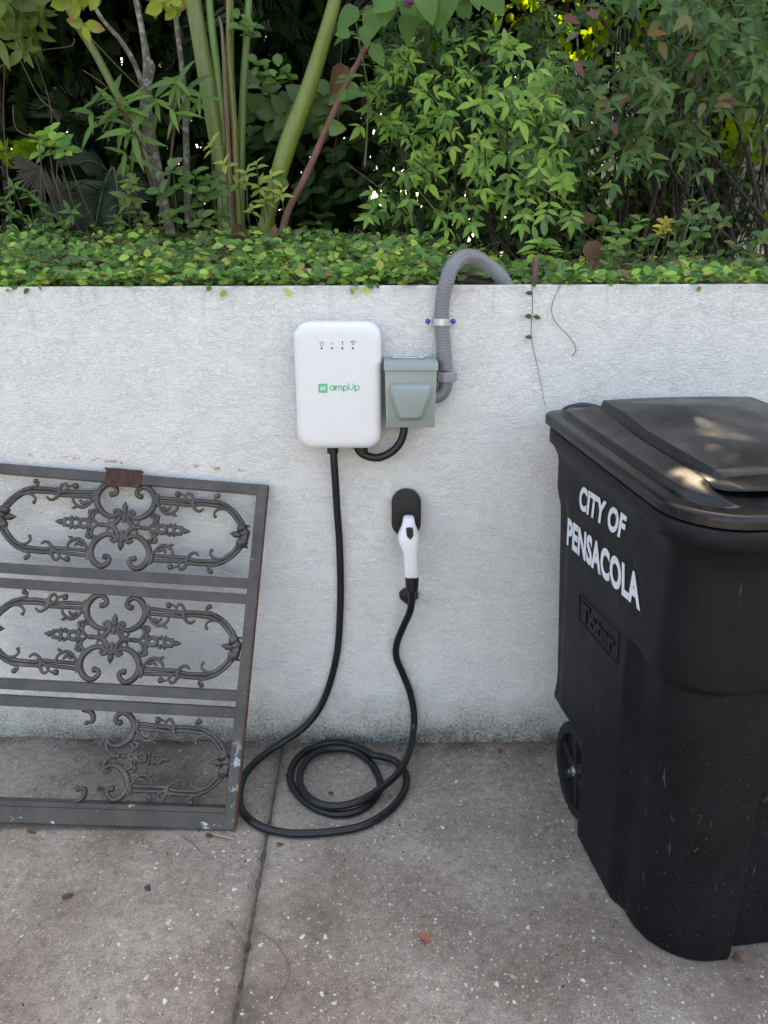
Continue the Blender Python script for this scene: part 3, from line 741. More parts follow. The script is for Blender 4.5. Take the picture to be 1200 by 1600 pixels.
b = MB(); b.tube([V(697, 588, -.043), V(697, 598, -.043), V(694.5, 609, -.043), V(687, 618, -.044), V(676, 621, -.045)], .0185, 16); b.build('elbow', M_COND, cond)
# zinc strap with blue screws
strap = thing('pipe_strap', 'zinc two-hole pipe strap with blue screws holding the grey conduit', 'pipe strap', tuple(V(689, 502, 0)))
b = MB(); zc = V(689, 502, 0).z; xc = V(689.5, 502, -.031).x; hx = .0085
prof = [(-.041, -.0015), (-.0245, -.0015), (-.0235, -.020)] + [(.0232 * math.cos(R(a)), -.031 + .0232 * -math.sin(R(a))) for a in range(170, 9, -16)] + [(.0235, -.020), (.0245, -.0015), (.041, -.0015)]
outer = prof; inner = [(x * .95 if abs(x) < .024 else x, y + (.0017 if y > -.003 else .0013)) for x, y in prof]
rings = [[Vector((xc + x1, y1, zc - hx)), Vector((xc + x1, y1, zc + hx)), Vector((xc + x2, y2, zc + hx)), Vector((xc + x2, y2, zc - hx))] for (x1, y1), (x2, y2) in zip(outer, inner)]
b.loft(rings); b.build('band', M_ZINC, strap, bevel=.0003)
for s in (-1, 1):
    b = MB(); c0 = Vector((xc + s * .0335, -.0045, zc)); b.tube([c0 + Vector((0, .004, 0)), c0 - Vector((0, .0015, 0))], .0082, 6, sub=1); b.ball(c0 - Vector((0, .001, 0)), .0058, 8, (1, .4, 1))
    b.build('screw', M_BLUE, strap)
#@@SPLIT
# ------------------------------------------------------------------ plug holster, charging cable and connector
hol = thing('plug_holster', 'black oval wall holster holding the white charging plug', 'holster', tuple(V(635, 800, 0)))
hx_, hz1, hz0 = V(634.8, 800, -.03).x, V(635, 766, -.03).z, V(635, 838, -.03).z
hcz = (hz1 + hz0) / 2; hhh = (hz1 - hz0) / 2; hww = (V(658, 800, -.03).x - V(612, 800, -.03).x) / 2
ov = lambda i, y: [Vector((hx_ + x, y, hcz + z)) for x, z in rrect(hww - i, hhh - i, hww - i - .0015, 10)][::-1]
b = MB(); b.loft([ov(.003, .001), ov(.001, -.004), ov(0, -.010), ov(0, -.030), ov(.0008, -.034), ov(.003, -.0365), ov(.006, -.037)]); b.build('cup', M_BLACKP, hol)
b = MB(); q = V(639, 932, -.02)                         # the cable cradle below
prof = [(-.030, .001), (-.028, -.018), (-.012, -.030), (.004, -.036), (.020, -.028), (.029, -.014), (.029, .001)]
b.loft([[Vector((q.x + x * sc, y, q.z + z)) for x, y in prof] for z, sc in ((.020, .45), (.010, .86), (.002, 1.0), (-.008, .95), (-.018, .62), (-.024, .3))]); b.build('cradle', M_BLACKP, hol, bevel=.001)

cable = thing('charging_cable', 'long black charging cable coiled on the ground with a white plug handle', 'cable', tuple(GG(545, 1225)))
K = lambda x, y: (360 + x / 2.7586, 740 + y / 2.7586)
def wl(x, y, yy): return V(*K(x, y), yy)
RC = .0106
def gd(x, y, dz=0.0): return GG(*K(x, y), RC + dz)
pth = [wl(784, 480, -.094), wl(783, 520, -.088), wl(775, 590, -.070), wl(745, 660, -.045), wl(717, 735, -.028), wl(716, 795, -.020), wl(742, 860, -.016), wl(773, 940, -.018), wl(791, 1030, -.024), wl(789, 1110, -.040),
       gd(768, 1205, .045), gd(722, 1290, .032), gd(650, 1355, .024), gd(570, 1405, .023), gd(480, 1432, .022), gd(400, 1428, .022), gd(340, 1398, .021), gd(302, 1340, .018), gd(306, 1275, .016), gd(352, 1215, .014), gd(430, 1186, .010), gd(520, 1190, .006), gd(590, 1230, .002), gd(634, 1295, 0), gd(645, 1350, 0), gd(612, 1410, 0), gd(545, 1455, 0), gd(450, 1468, 0), gd(345, 1430, 0), gd(268, 1350, 0), gd(262, 1275, 0), gd(310, 1208, .002), gd(400, 1168, .006), gd(485, 1162, .012),
       gd(560, 1182, .021), gd(615, 1212, .023), gd(660, 1222, .016), gd(715, 1243, .004), gd(757, 1300, 0), gd(746, 1375, 0), gd(680, 1455, 0), gd(570, 1518, 0), gd(420, 1546, 0), gd(250, 1550, 0), gd(120, 1516, 0), gd(52, 1452, 0), gd(40, 1375, 0), gd(66, 1290, .001), gd(135, 1220, .010), gd(225, 1158, .028), wl(315, 1096, -.030), wl(385, 1010, -.018), wl(430, 900, -.013), wl(460, 770, -.013), wl(471, 640, -.013), wl(475, 480, -.014), wl(470, 300, -.020), wl(460, 160, -.030), wl(453, 40, -.040), wl(446, -60, -.045), wl(443, -105, -.045)]
b = MB(); b.tube(pth, RC, 16, sub=8); b.build('cord', M_BLACK, cable)
# handle: stacked cross-sections from the nose down to the strain relief
H = lambda px, py, y: V(px, py, y)
secs = [(806.5, 638.5, 7.0, .012, -.074), (809, 638.5, 8.6, .017, -.078), (815, 638.6, 9.6, .021, -.082), (821, 638.6, 11.0, .024, -.084), (827, 638.5, 13.6, .027, -.085), (833, 638.5, 16.2, .030, -.086), (840, 638.7, 16.8, .031, -.088), (848, 639.4, 15.8, .029, -.092), (856, 640.6, 13.6, .025, -.096), (864, 641.6, 12.0, .022, -.099), (875, 642.3, 11.2, .020, -.101), (888, 642.9, 11.2, .0195, -.101), (897, 643.4, 11.6, .020, -.100), (900, 643.6, 11.0, .019, -.099)]
rings = []
for (py, pxc, wpx, dep, yc) in secs:
    c0 = H(pxc, py, yc); hw_ = (H(pxc + wpx, py, yc) - c0).length
    ring = []
    for k in range(20):
        w = 2 * math.pi * k / 20; ex = 2 / 3.2
        cxx = math.copysign(abs(math.cos(w)) ** ex, math.cos(w)); syy = math.copysign(abs(math.sin(w)) ** ex, math.sin(w))
        ring.append(c0 + Vector((hw_ * cxx, -dep * syy * .9, 0)))
    rings.append(ring[::-1])
b = MB(); b.loft(rings)
handle = b.build('plug_handle', M_WHITE, cable, angle=70, label='white plastic plug handle')
b = MB(); c0 = V(638.5, 834, -.06); b.tube([c0 + Vector((0, .03, 0)), c0 - Vector((0, .03, 0))], .0215, 18, sub=1); b.build('plug_nose', M_BLACKP, handle)
b = MB()
bt = [(634.5, 827), (636, 825), (643.5, 825), (645.5, 827), (645.8, 838), (641, 843.5), (635.8, 838)]
fr = [V(px, py, -.1145 - (py - 825) * .00018) for px, py in bt]
b.loft([[p_ + Vector((0, .006, 0)) for p_ in fr], fr], cap=True); 
for k in range(5): b.bar(V(636, 828 + k * 2.3, -.1155 - k * .0004), V(645, 828 + k * 2.3, -.1155 - k * .0004), (0, 0, 1), .0016, .0016)
b.build('release_button', M_BLACKP, handle)
b = MB()
for k in range(9):
    for s in (-1, 1):
        py = 862 + k * 3.0; b.ball(V(642 + s * 11.4, py, -.10), .0016, 6)
b.build('grip_ribs', M_WHITE, handle)
b = MB(); b.tube([V(643.6, 899, -.099), V(643.8, 905, -.098), V(644, 915, -.096), V(644, 923, -.094)], [.0185, .0185, .0172, .0155], 16, sub=2)
for k in range(4): q = V(643.8, 903.5 + k * 5, -.0975 + k * .001); b.tube([q + Vector((0, 0, .0022)), q - Vector((0, 0, .0022))], .0198 - k * .0006, 16, sub=1)
b.build('strain_relief', M_BLACKP, cable)
#@@SPLIT
# ------------------------------------------------------------------ the wheeled refuse bin
BO = Vector((.772, -.43, ground_z(.772, -.43))); BPHI = R(7)
def L2W(x, y, z): c, s = math.cos(BPHI), math.sin(BPHI); return Vector((BO.x + x * c - y * s, BO.y + x * s + y * c, BO.z + z))
def W2L(p): c, s = math.cos(BPHI), math.sin(BPHI); d = p - BO; return Vector((d.x * c + d.y * s, -d.x * s + d.y * c, d.z))
m, g = newmat('scuffed_black_plastic'); M_BIN = m
geo = g.n('ShaderNodeNewGeometry'); pos = geo.outputs['Position']
c = g.mix(g.rng(g.noise(pos, 6, 5, .6).outputs[0], .35, .7), (.0038, .0042, .0062), (.0072, .0078, .0108))
sx = g.n('ShaderNodeSeparateXYZ'); g.L.new(pos, sx.inputs[0])
dust = g.math('MULTIPLY', g.rng(g.noise(pos, 210, 3, .6).outputs[0], .66, .74), g.rng(g.noise(pos, 9, 4, .6).outputs[0], .38, .62))
c = g.mix(g.math('MULTIPLY', dust, .5), c, (.20, .20, .20))
vo = g.vor(pos, 120); se = g.n('ShaderNodeSeparateColor'); g.L.new(vo.outputs['Color'], se.inputs[0])
pk = g.math('MULTIPLY', g.rng(se.outputs[0], .80, .9), g.rng(vo.outputs['Distance'], .10, .16, 1, 0))
c = g.mix(g.math('MULTIPLY', pk, g.rng(sx.outputs[2], .7, .3, 0, .55)), c, (.30, .30, .30))
mp = g.n('ShaderNodeMapping'); mp.inputs['Rotation'].default_value = (.2, .15, .3); mp.inputs['Scale'].default_value = (1, 1, .16); g.L.new(pos, mp.inputs[0])
scr = g.math('MULTIPLY', g.rng(g.noise(mp.outputs[0], 55, 5, .75).outputs[0], .62, .72), g.rng(g.noise(pos, 5.5, 3, .6).outputs[0], .44, .60))
c = g.mix(g.math('MULTIPLY', scr, .5), c, (.22, .22, .225))
g.L.new(c, g.p.inputs['Base Color']); g.L.new(g.rng(g.noise(pos, 12, 5, .65).outputs[0], .3, .7, .42, .58), g.p.inputs['Roughness']); g.p.inputs['Specular IOR Level'].default_value = .22
g.L.new(g.bump(g.noise(pos, 260, 3, .6).outputs[0], .22, .0008), g.p.inputs['Normal'])
m, g = newmat('dusty_black_lid'); M_LID = m
geo = g.n('ShaderNodeNewGeometry'); pos = geo.outputs['Position']
c = g.mix(g.rng(g.noise(pos, 7, 6, .65).outputs[0], .35, .7), (.0045, .005, .007), (.010, .0103, .0125))
c = g.mix(g.math('MULTIPLY', g.rng(g.noise(pos, 60, 6, .8).outputs[0], .5, .8), .3), c, (.07, .068, .066))
g.p.inputs['Specular IOR Level'].default_value = .42
g.L.new(c, g.p.inputs['Base Color']); g.L.new(g.rng(g.noise(pos, 14, 5, .65).outputs[0], .3, .7, .25, .44), g.p.inputs['Roughness'])
g.L.new(g.bump(g.noise(pos, 240, 3, .6).outputs[0], .25, .0008), g.p.inputs['Normal'])
M_TYRE = mat('tyre_rubber', (.004, .004, .0045), .75, var=.3, bump=.4, bscale=200)
M_TEXT, g = newmat('white_stamp')
geo = g.n('ShaderNodeNewGeometry'); tn = g.noise(geo.outputs['Position'], 70, 6, .8).outputs[0]
g.L.new(g.mix(g.rng(tn, .58, .70, 0, .8), (.64, .68, .74), (.10, .105, .12)), g.p.inputs['Base Color']); g.p.inputs['Roughness'].default_value = .55

def sst(a, b, x):
    t = min(1, max(0, (x - a) / (b - a))); return t * t * (3 - 2 * t)
def lid_z(y): return 1.010 + .070 * (y + .38)
def halfw(z): return .262 + .028 * min(1.0, z / .95)
def yfr(z): return -.386 - .006 * z / .95
def ybk(z): return .265 + .055 * z / .95
def rr_outline(hw_, y0, y1, rf, rb, n=(26, 10, 34, 8)):
    """perimeter of the bin: starts back left, runs along the left side to the front, across, back along the right; (x, y, nx, ny)"""
    o = []
    def line(a, b_, k, nrm):
        for i in range(k): t = i / k; o.append((a[0] + (b_[0] - a[0]) * t, a[1] + (b_[1] - a[1]) * t, nrm[0], nrm[1]))
    def corner(cx2, cy2, r, a0, a1, k):
        for i in range(k):
            w = R(a0 + (a1 - a0) * i / k); o.append((cx2 + r * math.cos(w), cy2 + r * math.sin(w), math.cos(w), math.sin(w)))
    corner(-hw_ + rb, y1 - rb, rb, 90, 180, n[3]); line((-hw_, y1 - rb), (-hw_, y0 + rf), n[0] * 2, (-1, 0))
    corner(-hw_ + rf, y0 + rf, rf, 180, 270, n[1] * 2); line((-hw_ + rf, y0), (hw_ - rf, y0), n[2] * 2, (0, -1))
    corner(hw_ - rf, y0 + rf, rf, 270, 360, n[1]); line((hw_, y0 + rf), (hw_, y1 - rb), n[0], (1, 0))
    corner(hw_ - rb, y1 - rb, rb, 0, 90, n[3]); line((hw_ - rb, y1), (-hw_ + rb, y1), 12, (0, 1))
    return o
def body_inset(x, y, z):
    """how far the wall of the bin is pressed in at a place on its outline"""
    i = 0.0
    hwz, yf = halfw(z), yfr(z)
    # belly overhang: lower front and lower front corners are recessed
    side = abs(x) > hwz - .02
    zc = .700 - .02 * sst(-.15, -.3, y)
    along = sst(-.165, -.215, y)
    i += .018 * along * sst(zc + .006, zc - .016, z)
    # kick recess in the middle of the front foot
    if y < yf + .06: i += .030 * sst(.073, .064, abs(x)) * sst(.50, .30, z)
    # wheel wells
    i += .080 * sst(.035, .06, y) * sst(.300, .262, z) * (1 if abs(x) > .12 else 0)
    # pressed back edge column above the wheels
    i += .010 * sst(.19, .225, y) * sst(.90, .84, z) * sst(.28, .36, z) * (1 if side else 0)
    # rounding to the ground
    i += .006 * max(0, 1 - z / .02) ** 2
    return i
bin_t = thing('wheeled_refuse_bin', 'black wheeled refuse bin with white city lettering and a closed lid', 'refuse bin', tuple(BO))
zs = [0, .006, .014, .03] + list(np.linspace(.05, .24, 9)) + list(np.linspace(.255, .31, 9)) + list(np.linspace(.34, .64, 10)) + list(np.linspace(.66, .73, 14)) + list(np.linspace(.75, .90, 7))
rings = []
for z in zs:
    ring = []
    for (x, y, nx, ny) in rr_outline(halfw(z), yfr(z), ybk(z), .158 - .075 * z, .045):
        i = body_inset(x, y, z); ring.append(L2W(x - nx * i, y - ny * i, z))
    rings.append(ring)
for (dz, fl) in ((-.088, 0), (-.070, .004), (-.054, .012), (-.044, .018), (-.040, .022), (-.0375, .026), (-.020, .027), (-.007, .027), (-.004, .025), (-.004, .006)):
    ring = []
    for (x, y, nx, ny) in rr_outline(halfw(.93), yfr(.93), ybk(.93), .088, .045): ring.append(L2W(x + nx * fl, y + ny * fl, lid_z(y) + dz))
    rings.append(ring)
b = MB(); b.loft([r_[::-1] for r_ in rings][::1]); body = b.build('body', M_BIN, bin_t, angle=70)

def lid_outline(d):
    hw_ = .3165 - d; y0, y1 = -.410 + d, .372 - d
    return rr_outline(hw_, y0, y1, max(.008, .125 - d * .8), max(.006, .055 - d * .5))
def lid_h(d, x, y):
    front = sst(-.262, -.305, y) * sst(.235, .20, abs(x))          # the pocket under the grip lip
    h = .0045 * sst(.0, .006, d) + .002 * sst(.01, .03, d)
    up = .012 * sst(.040, .046, d) - .004 * math.exp(-((d - .037) / .004) ** 2)
    up += .008 * sst(.052, .11, d)
    up += .015 * sst(.114, .120, d) - .004 * math.exp(-((d - .110) / .004) ** 2)
    up += .012 * sst(.125, .28, d)
    h += up * (1 - .95 * front)
    h += .016 * sst(-.02, .16, y) * math.sqrt(max(0, 1 - (x / .31) ** 2)) * sst(.05, .13, d)
    return h
rings = []
for (d, dz) in ((.012, -.0005), (.003, -.001), (.0, .001), (0, .010), (0, .019)):
    rings.append([L2W(x, y, lid_z(y) + dz) for (x, y, nx, ny) in lid_outline(d)])
ds = [.0015, .004, .008, .014, .022, .028, .031, .034, .037, .040, .0415, .043, .0445, .046, .050, .056, .063, .07, .078, .085, .092, .098, .103, .106, .109, .112, .114, .116, .118, .120, .125, .135, .15, .155, .157, .160, .17, .19, .21, .23, .25, .27, .285]
for d in ds:
    rings.append([L2W(x, y, lid_z(y) + .020 + lid_h(d, x, y)) for (x, y, nx, ny) in lid_outline(d)])
b = MB(); b.loft([r_[::-1] for r_ in rings]); b.build('lid', M_LID, bin_t, angle=42)
# the raised grip lip over the front edge of the lid
b = MB(); rr_ = []
for k in range(29):
    x = -.215 + .43 * k / 28; e = max(0.0, 1 - abs(x / .215) ** 5)
    yo = -.285 - .048 * e ** .5; r_ = []
    for (yy, zz) in ((-.235, .050), (-.262, .0525), (yo * .6 - .262 * .4, .0515), (yo, .045), (yo - .0015, .041), (yo + .003, .040), (yo * .6 - .262 * .4, .0475), (-.262, .048), (-.235, .036)):
        r_.append(L2W(x, yy, lid_z(yy) + zz - .006 * (1 - e)))
    rr_.append(r_)
b.loft(rr_); b.build('grip_lip', M_LID, bin_t, angle=50)
# lid label frame and hinge knuckles, handle bar behind
M_FRAME = mat('worn_label_edge', (.10, .10, .13), .25)
for (xa, xb) in ((-.262, -.135), (.135, .262)):
    b = MB(); b.tube([L2W(xa, .366, 1.062), L2W(xa + .02, .372, 1.080), L2W((xa + xb) / 2, .374, 1.087), L2W(xb - .02, .372, 1.080), L2W(xb, .366, 1.062)], [.008, .014, .016, .014, .008], 12); b.build('hinge_knuckle', M_LID, bin_t)
b = MB(); b.tube([L2W(-.20, .385, 1.03), L2W(-.12, .400, 1.045), L2W(.12, .400, 1.045), L2W(.20, .385, 1.03)], .014, 12); b.build('handle_bar', M_BIN, bin_t)
AXY = W2L(V(897, 1208, -.325)).y
b = MB(); b.tube([L2W(-.215, AXY, .131), L2W(.215, AXY, .131)], .010, 12, sub=1); b.build('axle', M_ZINC, bin_t)
# wheels with moulded tread, spokes and a bright axle end
AX = W2L(V(897, 1208, -.325)); WY, WZ, WR = AX.y, .131, .131
for s in (-1, 1):
    xo = s * .223
    b = MB(); nseg = 60
    rings = []
    for k in range(nseg * 2):
        w = 2 * math.pi * k / (nseg * 2); tr = .003 if (k // 2) % 2 == 0 else 0.0
        sec = [(-.021, WR - .030), (-.022, WR - .006 - tr), (-.016, WR - tr), (.016, WR - tr), (.022, WR - .006 - tr), (.021, WR - .030)]
        rings.append([L2W(xo + a, WY + r_ * math.cos(w), WZ + r_ * math.sin(w)) for a, r_ in sec])
    b.loft(rings, closed=True); whl = b.build('wheel', M_TYRE, bin_t, angle=50)
    b = MB()
    b.loft([[L2W(xo + a, WY + r_ * math.cos(w), WZ + r_ * math.sin(w)) for w in np.linspace(0, 2 * math.pi, 33)[:-1]] for a, r_ in ((s * -.004, WR - .028), (s * .004, WR - .030), (s * .004, .02))], cap=True)
    b.loft([[L2W(xo + s * a, WY + r_ * math.cos(w), WZ + r_ * math.sin(w)) for w in np.linspace(0, 2 * math.pi, 25)[:-1]] for a, r_ in ((-.01, .026), (.016, .024), (.018, .02))], cap=True)
    for k in range(6):
        w = 2 * math.pi * k / 6 + .3
        b.bar(L2W(xo + s * .009, WY + .02 * math.cos(w), WZ + .02 * math.sin(w)), L2W(xo + s * .009, WY + (WR - .03) * math.cos(w), WZ + (WR - .03) * math.sin(w)), (s, 0, 0), .012, .026)
    b.build('rim', M_BLACKP, whl)
    b = MB(); b.tube([L2W(xo + s * .016, WY, WZ), L2W(xo + s * .021, WY, WZ)], [.0135, .0125], 16, sub=1); b.tube([L2W(xo + s * .018, WY, WZ), L2W(xo + s * .032, WY, WZ)], [.0065, .006], 12, sub=1); b.build('axle_cap', M_ZINC, whl)

# stamped lettering on the side that faces the charger
def side_pt(y, z, off=.0008):
    return L2W(-halfw(z) + body_inset(-halfw(z), y, z) - off, y, z)
def side_hit(px, py):
    d = ray(px, py)
    f = lambda t: (lambda l: l.x + halfw(l.z))(W2L(CAM + d * t))
    lo, hi = .3, 4.0
    for _ in range(50):
        md = (lo + hi) / 2
        if f(md) * f(lo) > 0: lo = md
        else: hi = md
    return W2L(CAM + d * lo)
def text_polys(body_, bold=0.0, spacing=1.0):
    cu = bpy.data.curves.new('t', 'FONT'); cu.body = body_; cu.size = 1; cu.offset = bold; cu.space_character = spacing; cu.resolution_u = 4
    o = bpy.data.objects.new('t', cu); COL.objects.link(o)
    dg = bpy.context.evaluated_depsgraph_get(); me = bpy.data.meshes.new_from_object(o.evaluated_get(dg))
    vs = [(v.co.x, v.co.y) for v in me.vertices]; fs = [tuple(p_.vertices) for p_ in me.polygons]
    bpy.data.objects.remove(o); bpy.data.curves.remove(cu); bpy.data.meshes.remove(me)
    x0 = min(v[0] for v in vs); x1 = max(v[0] for v in vs); y0 = 0.0; y1 = max(v[1] for v in vs)
    return [((x - x0) / (x1 - x0), (y - y0) / (y1 - y0)) for x, y in vs], fs
def stamp(word, corners, name, m, off=.0014, bold=.044, parent=None):
    """corners in the photo: top left, top right, bottom right, bottom left of the capitals; straightened into one flat band on the side"""
    tl, tr, br, bl = [side_hit(*c_) for c_ in corners]
    print(word, [tuple(round(v, 3) for v in q) for q in (tl, tr, br, bl)])
    vs, fs = text_polys(word, bold, 1.04); b = MB(); out = []
    for (u, v) in vs:
        y = (tl.y * v + bl.y * (1 - v)) * (1 - u) + (tr.y * v + br.y * (1 - v)) * u
        z = (tl.z * v + bl.z * (1 - v)) * (1 - u) + (tr.z * v + br.z * (1 - v)) * u
        out.append(side_pt(y, z, off))
    b.add(out, fs); return b.build(name, m, parent or bin_t, smooth=False)
stamp('CITY OF', [(908, 757), (981, 806), (975, 842), (905, 792)], 'lettering', M_TEXT)
stamp('PENSACOLA', [(888, 808), (1001, 900), (1001, 952), (886, 848)], 'lettering', M_TEXT)
# the maker's moulded panel: a raised frame and raised letters in the same plastic
tl, tr, br, bl = [side_hit(*c_) for c_ in ((906, 928), (968, 990), (964, 1038), (905, 968))]
fr = [tl, tr, br, bl]
b = MB()
for k in range(4):
    a_, c_2 = fr[k], fr[(k + 1) % 4]; b.tube([side_pt(a_.y, a_.z, .0005), side_pt((a_.y + c_2.y) / 2, (a_.z + c_2.z) / 2, .0005), side_pt(c_2.y, c_2.z, .0005)], .0022, 6, sub=1)
vs, fs = text_polys('Toter', .03, .95)
def em(u, v, off):
    u = .07 + u * .86; v = .18 + v * .66
    y = (tl.y * v + bl.y * (1 - v)) * (1 - u) + (tr.y * v + br.y * (1 - v)) * u; z = (tl.z * v + bl.z * (1 - v)) * (1 - u) + (tr.z * v + br.z * (1 - v)) * u
    return side_pt(y, z, off)
n0 = len(vs); ed = {}
for f in fs:
    for i in range(len(f)):
        e = (f[i], f[(i + 1) % len(f)]); ed[e] = ed.get(e, 0) + 1
walls = [(a_, b2, b2 + n0, a_ + n0) for (a_, b2) in ed if (b2, a_) not in ed]
b.add([em(u, v, .0030) for u, v in vs] + [em(u, v, -.001) for u, v in vs], fs + walls)
b.build('moulded_lettering', M_BIN, bin_t, smooth=False)
#@@SPLIT
# ------------------------------------------------------------------ leaves
def template(w, n=5, fold=.25, droop=.25, shape='lance', wave=0.0):
    """a leaf of unit length along +Y, half-width profile w; folded at the midrib and drooping; returns verts, faces, uvs"""
    prof = {'lance': lambda t: math.sin(math.pi * t ** .8) ** .9 * (1 - .25 * t), 'oval': lambda t: math.sin(math.pi * t ** .92) ** .65,
            'heart': lambda t: (math.sin(math.pi * t ** .62) ** .75), 'strap': lambda t: min(1, math.sin(math.pi * min(1, t * 1.0)) ** .5)}[shape]
    ts = [k / n for k in range(n + 1)]; vs = []; uv = []; fs = []
    for k, t in enumerate(ts):
        zc = -droop * t * t * .6; ww = w * prof(t) if 0 < k < n else 0
        vs.append((0, t, zc)); uv.append((.5, t))
        if 0 < k < n:
            for s in (-1, 1):
                vs.append((s * ww, t, zc + fold * ww + wave * math.sin(k * 2.1 + s))); uv.append((.5 + s * .5, t))
    idx = lambda k, s: 0 if k == 0 else (len(ts) * 3 - 5 if k == n else 1 + (k - 1) * 3 + (0 if s == 0 else (1 if s < 0 else 2)))
    for k in range(n):
        for s in (-1, 1):
            if k == 0: f = [0, idx(1, s), idx(1, 0)]
            elif k == n - 1: f = [idx(k, 0), idx(k, s), idx(n, 0)]
            else: f = [idx(k, 0), idx(k, s), idx(k + 1, s), idx(k + 1, 0)]
            fs.append(tuple(f) if s < 0 else tuple(f[::-1]))
    return np.array(vs, float), [tuple(reversed(f)) for f in fs], np.array(uv, float)
T_LANCE = [template(.20, 5, .3, .3), template(.22, 5, .2, .45), template(.18, 5, .45, .15)]
T_OVAL = [template(.30, 4, .3, .2, 'oval'), template(.27, 4, .15, .35, 'oval'), template(.33, 4, .4, .1, 'oval')]
T_HEART = [template(.36, 6, .18, .45, 'heart', .01), template(.40, 6, .28, .3, 'heart', .015)]
T_LONG = [template(.10, 6, .35, .5), template(.115, 6, .25, .75), template(.10, 6, .4, .3)]
T_SIMPLE = [template(.27, 2, .3, .3, 'oval'), template(.22, 2, .3, .5, 'oval')]

def basis(pos, d, nrm, ln, wd=None):
    """4x4 matrix of a leaf at pos growing along d with its face towards nrm"""
    d = d.normalized(); x = d.cross(nrm)
    if x.length < 1e-4: x = d.orthogonal()
    x.normalize(); z = x.cross(d); wd = wd or ln
    M = Matrix(((x.x * wd, d.x * ln, z.x * ln, pos.x), (x.y * wd, d.y * ln, z.y * ln, pos.y), (x.z * wd, d.z * ln, z.z * ln, pos.z), (0, 0, 0, 1)))
    return M
def leaf_mesh(name, tpl, m):
    me = bpy.data.meshes.new(name); me.from_pydata([tuple(v) for v in tpl[0]], [], tpl[1])
    ul = me.uv_layers.new(name='UVMap'); 
    for lp in me.loops: ul.data[lp.index].uv = tpl[2][lp.vertex_index]
    me.materials.append(m); me.polygons.foreach_set('use_smooth', [True] * len(me.polygons)); return me
def joined(name, tpls, Ms, m, parent=None, kind='stuff', label=None):
    """thousands of leaves as one mesh"""
    if not Ms: return None
    allv = []; loops = []; sizes = []; uvs = []; off = 0
    for ti, tp in enumerate(tpls):
        sel = Ms[ti::len(tpls)]
        if not sel: continue
        A_ = np.array([[list(r_) for r_ in M] for M in sel]); v = tp[0]; k = len(v)
        W = np.einsum('nij,kj->nki', A_[:, :3, :3], v) + A_[:, None, :3, 3]
        allv.append(W.reshape(-1, 3)); fl = np.array([i for f in tp[1] for i in f]); sz = [len(f) for f in tp[1]]
        loops.append((fl[None, :] + (np.arange(len(sel)) * k)[:, None] + off).ravel()); sizes.append(np.tile(sz, len(sel)))
        uvs.append(np.tile(tp[2][fl], (len(sel), 1))); off += len(sel) * k
    vv = np.concatenate(allv); ll = np.concatenate(loops); ss = np.concatenate(sizes); uu = np.concatenate(uvs)
    me = bpy.data.meshes.new(name); me.vertices.add(len(vv)); me.vertices.foreach_set('co', vv.ravel())
    me.loops.add(len(ll)); me.loops.foreach_set('vertex_index', ll.astype(np.int32)); me.polygons.add(len(ss))
    st_ = np.concatenate(([0], np.cumsum(ss)[:-1])); me.polygons.foreach_set('loop_start', st_.astype(np.int32))
    ul = me.uv_layers.new(name='UVMap'); ul.data.foreach_set('uv', uu.ravel())
    me.update(calc_edges=True); me.validate()
    me.polygons.foreach_set('use_smooth', [True] * len(me.polygons)); me.materials.append(m)
    o = link(name, me, parent, label)
    if kind: o['kind'] = kind
    return o
def leaves(root, Ms, tpls, m, cap=300, name='leaf', rest='foliage'):
    """the nearest leaves become parts of the plant, one object each; what is left is one mass"""
    Ms = sorted(Ms, key=lambda M: (M.translation - CAM).length)
    vis = [M for M in Ms if in_frame(M.translation)]; hid = [M for M in Ms if not in_frame(M.translation)]
    near, far = vis[:cap], vis[cap:] + hid
    mes = [leaf_mesh('leaf', t, m) for t in tpls]
    base = Vector(root.location)
    for i, M in enumerate(near):
        o = bpy.data.objects.new(name, mes[i % len(mes)]); COL.objects.link(o); o.parent = root
        o.matrix_basis = Matrix.Translation(-base) @ M
    if far: joined(rest, tpls, far, m, root)
ROTI = ROT.transposed()
def proj(p):
    q = ROTI @ (p - CAM)
    return (600 + F_PX * q.x / -q.z, 800 - F_PX * q.y / -q.z) if q.z < 0 else (-9999, -9999)
def in_frame(p, mg=12):
    x, y = proj(p); return -mg < x < 1200 + mg and -mg < y < 1600 + mg
rnd = random.uniform
def jit(v, a): return Vector((v[0] + rnd(-a, a), v[1] + rnd(-a, a), v[2] + rnd(-a, a)))
TOCAM = Vector((0, -1, .25))
UPV = Vector((0, 0, 1))

G_BRIGHT = leafmat('fresh_green_leaf', [(0, (.11, .24, .035)), (.3, (.20, .36, .05)), (.45, (.055, .14, .03)), (.7, (.14, .29, .045)), (.88, (.25, .37, .06)), (1, (.05, .125, .028))], trans=.25)
G_MID = leafmat('green_leaf', [(0, (.070, .15, .028)), (.4, (.105, .21, .040)), (.7, (.045, .105, .025)), (1, (.13, .23, .045))])
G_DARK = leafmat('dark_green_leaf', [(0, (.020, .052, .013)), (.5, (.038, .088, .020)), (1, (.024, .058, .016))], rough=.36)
G_BLUE = leafmat('blue_green_leaf', [(0, (.046, .112, .028)), (.35, (.080, .165, .040)), (.6, (.034, .085, .026)), (.85, (.10, .17, .035)), (1, (.13, .12, .04))], rough=.38)
G_COVER = leafmat('ground_cover_leaf', [(0, (.11, .27, .04)), (.2, (.030, .095, .025)), (.42, (.21, .39, .055)), (.52, (.025, .080, .022)), (.70, (.085, .22, .045)), (.84, (.36, .47, .08)), (.93, (.18, .12, .05)), (1, (.03, .09, .025))], rough=.4, trans=.2)  # random leaf tones; the darkest stops stand in for shaded gaps between leaves
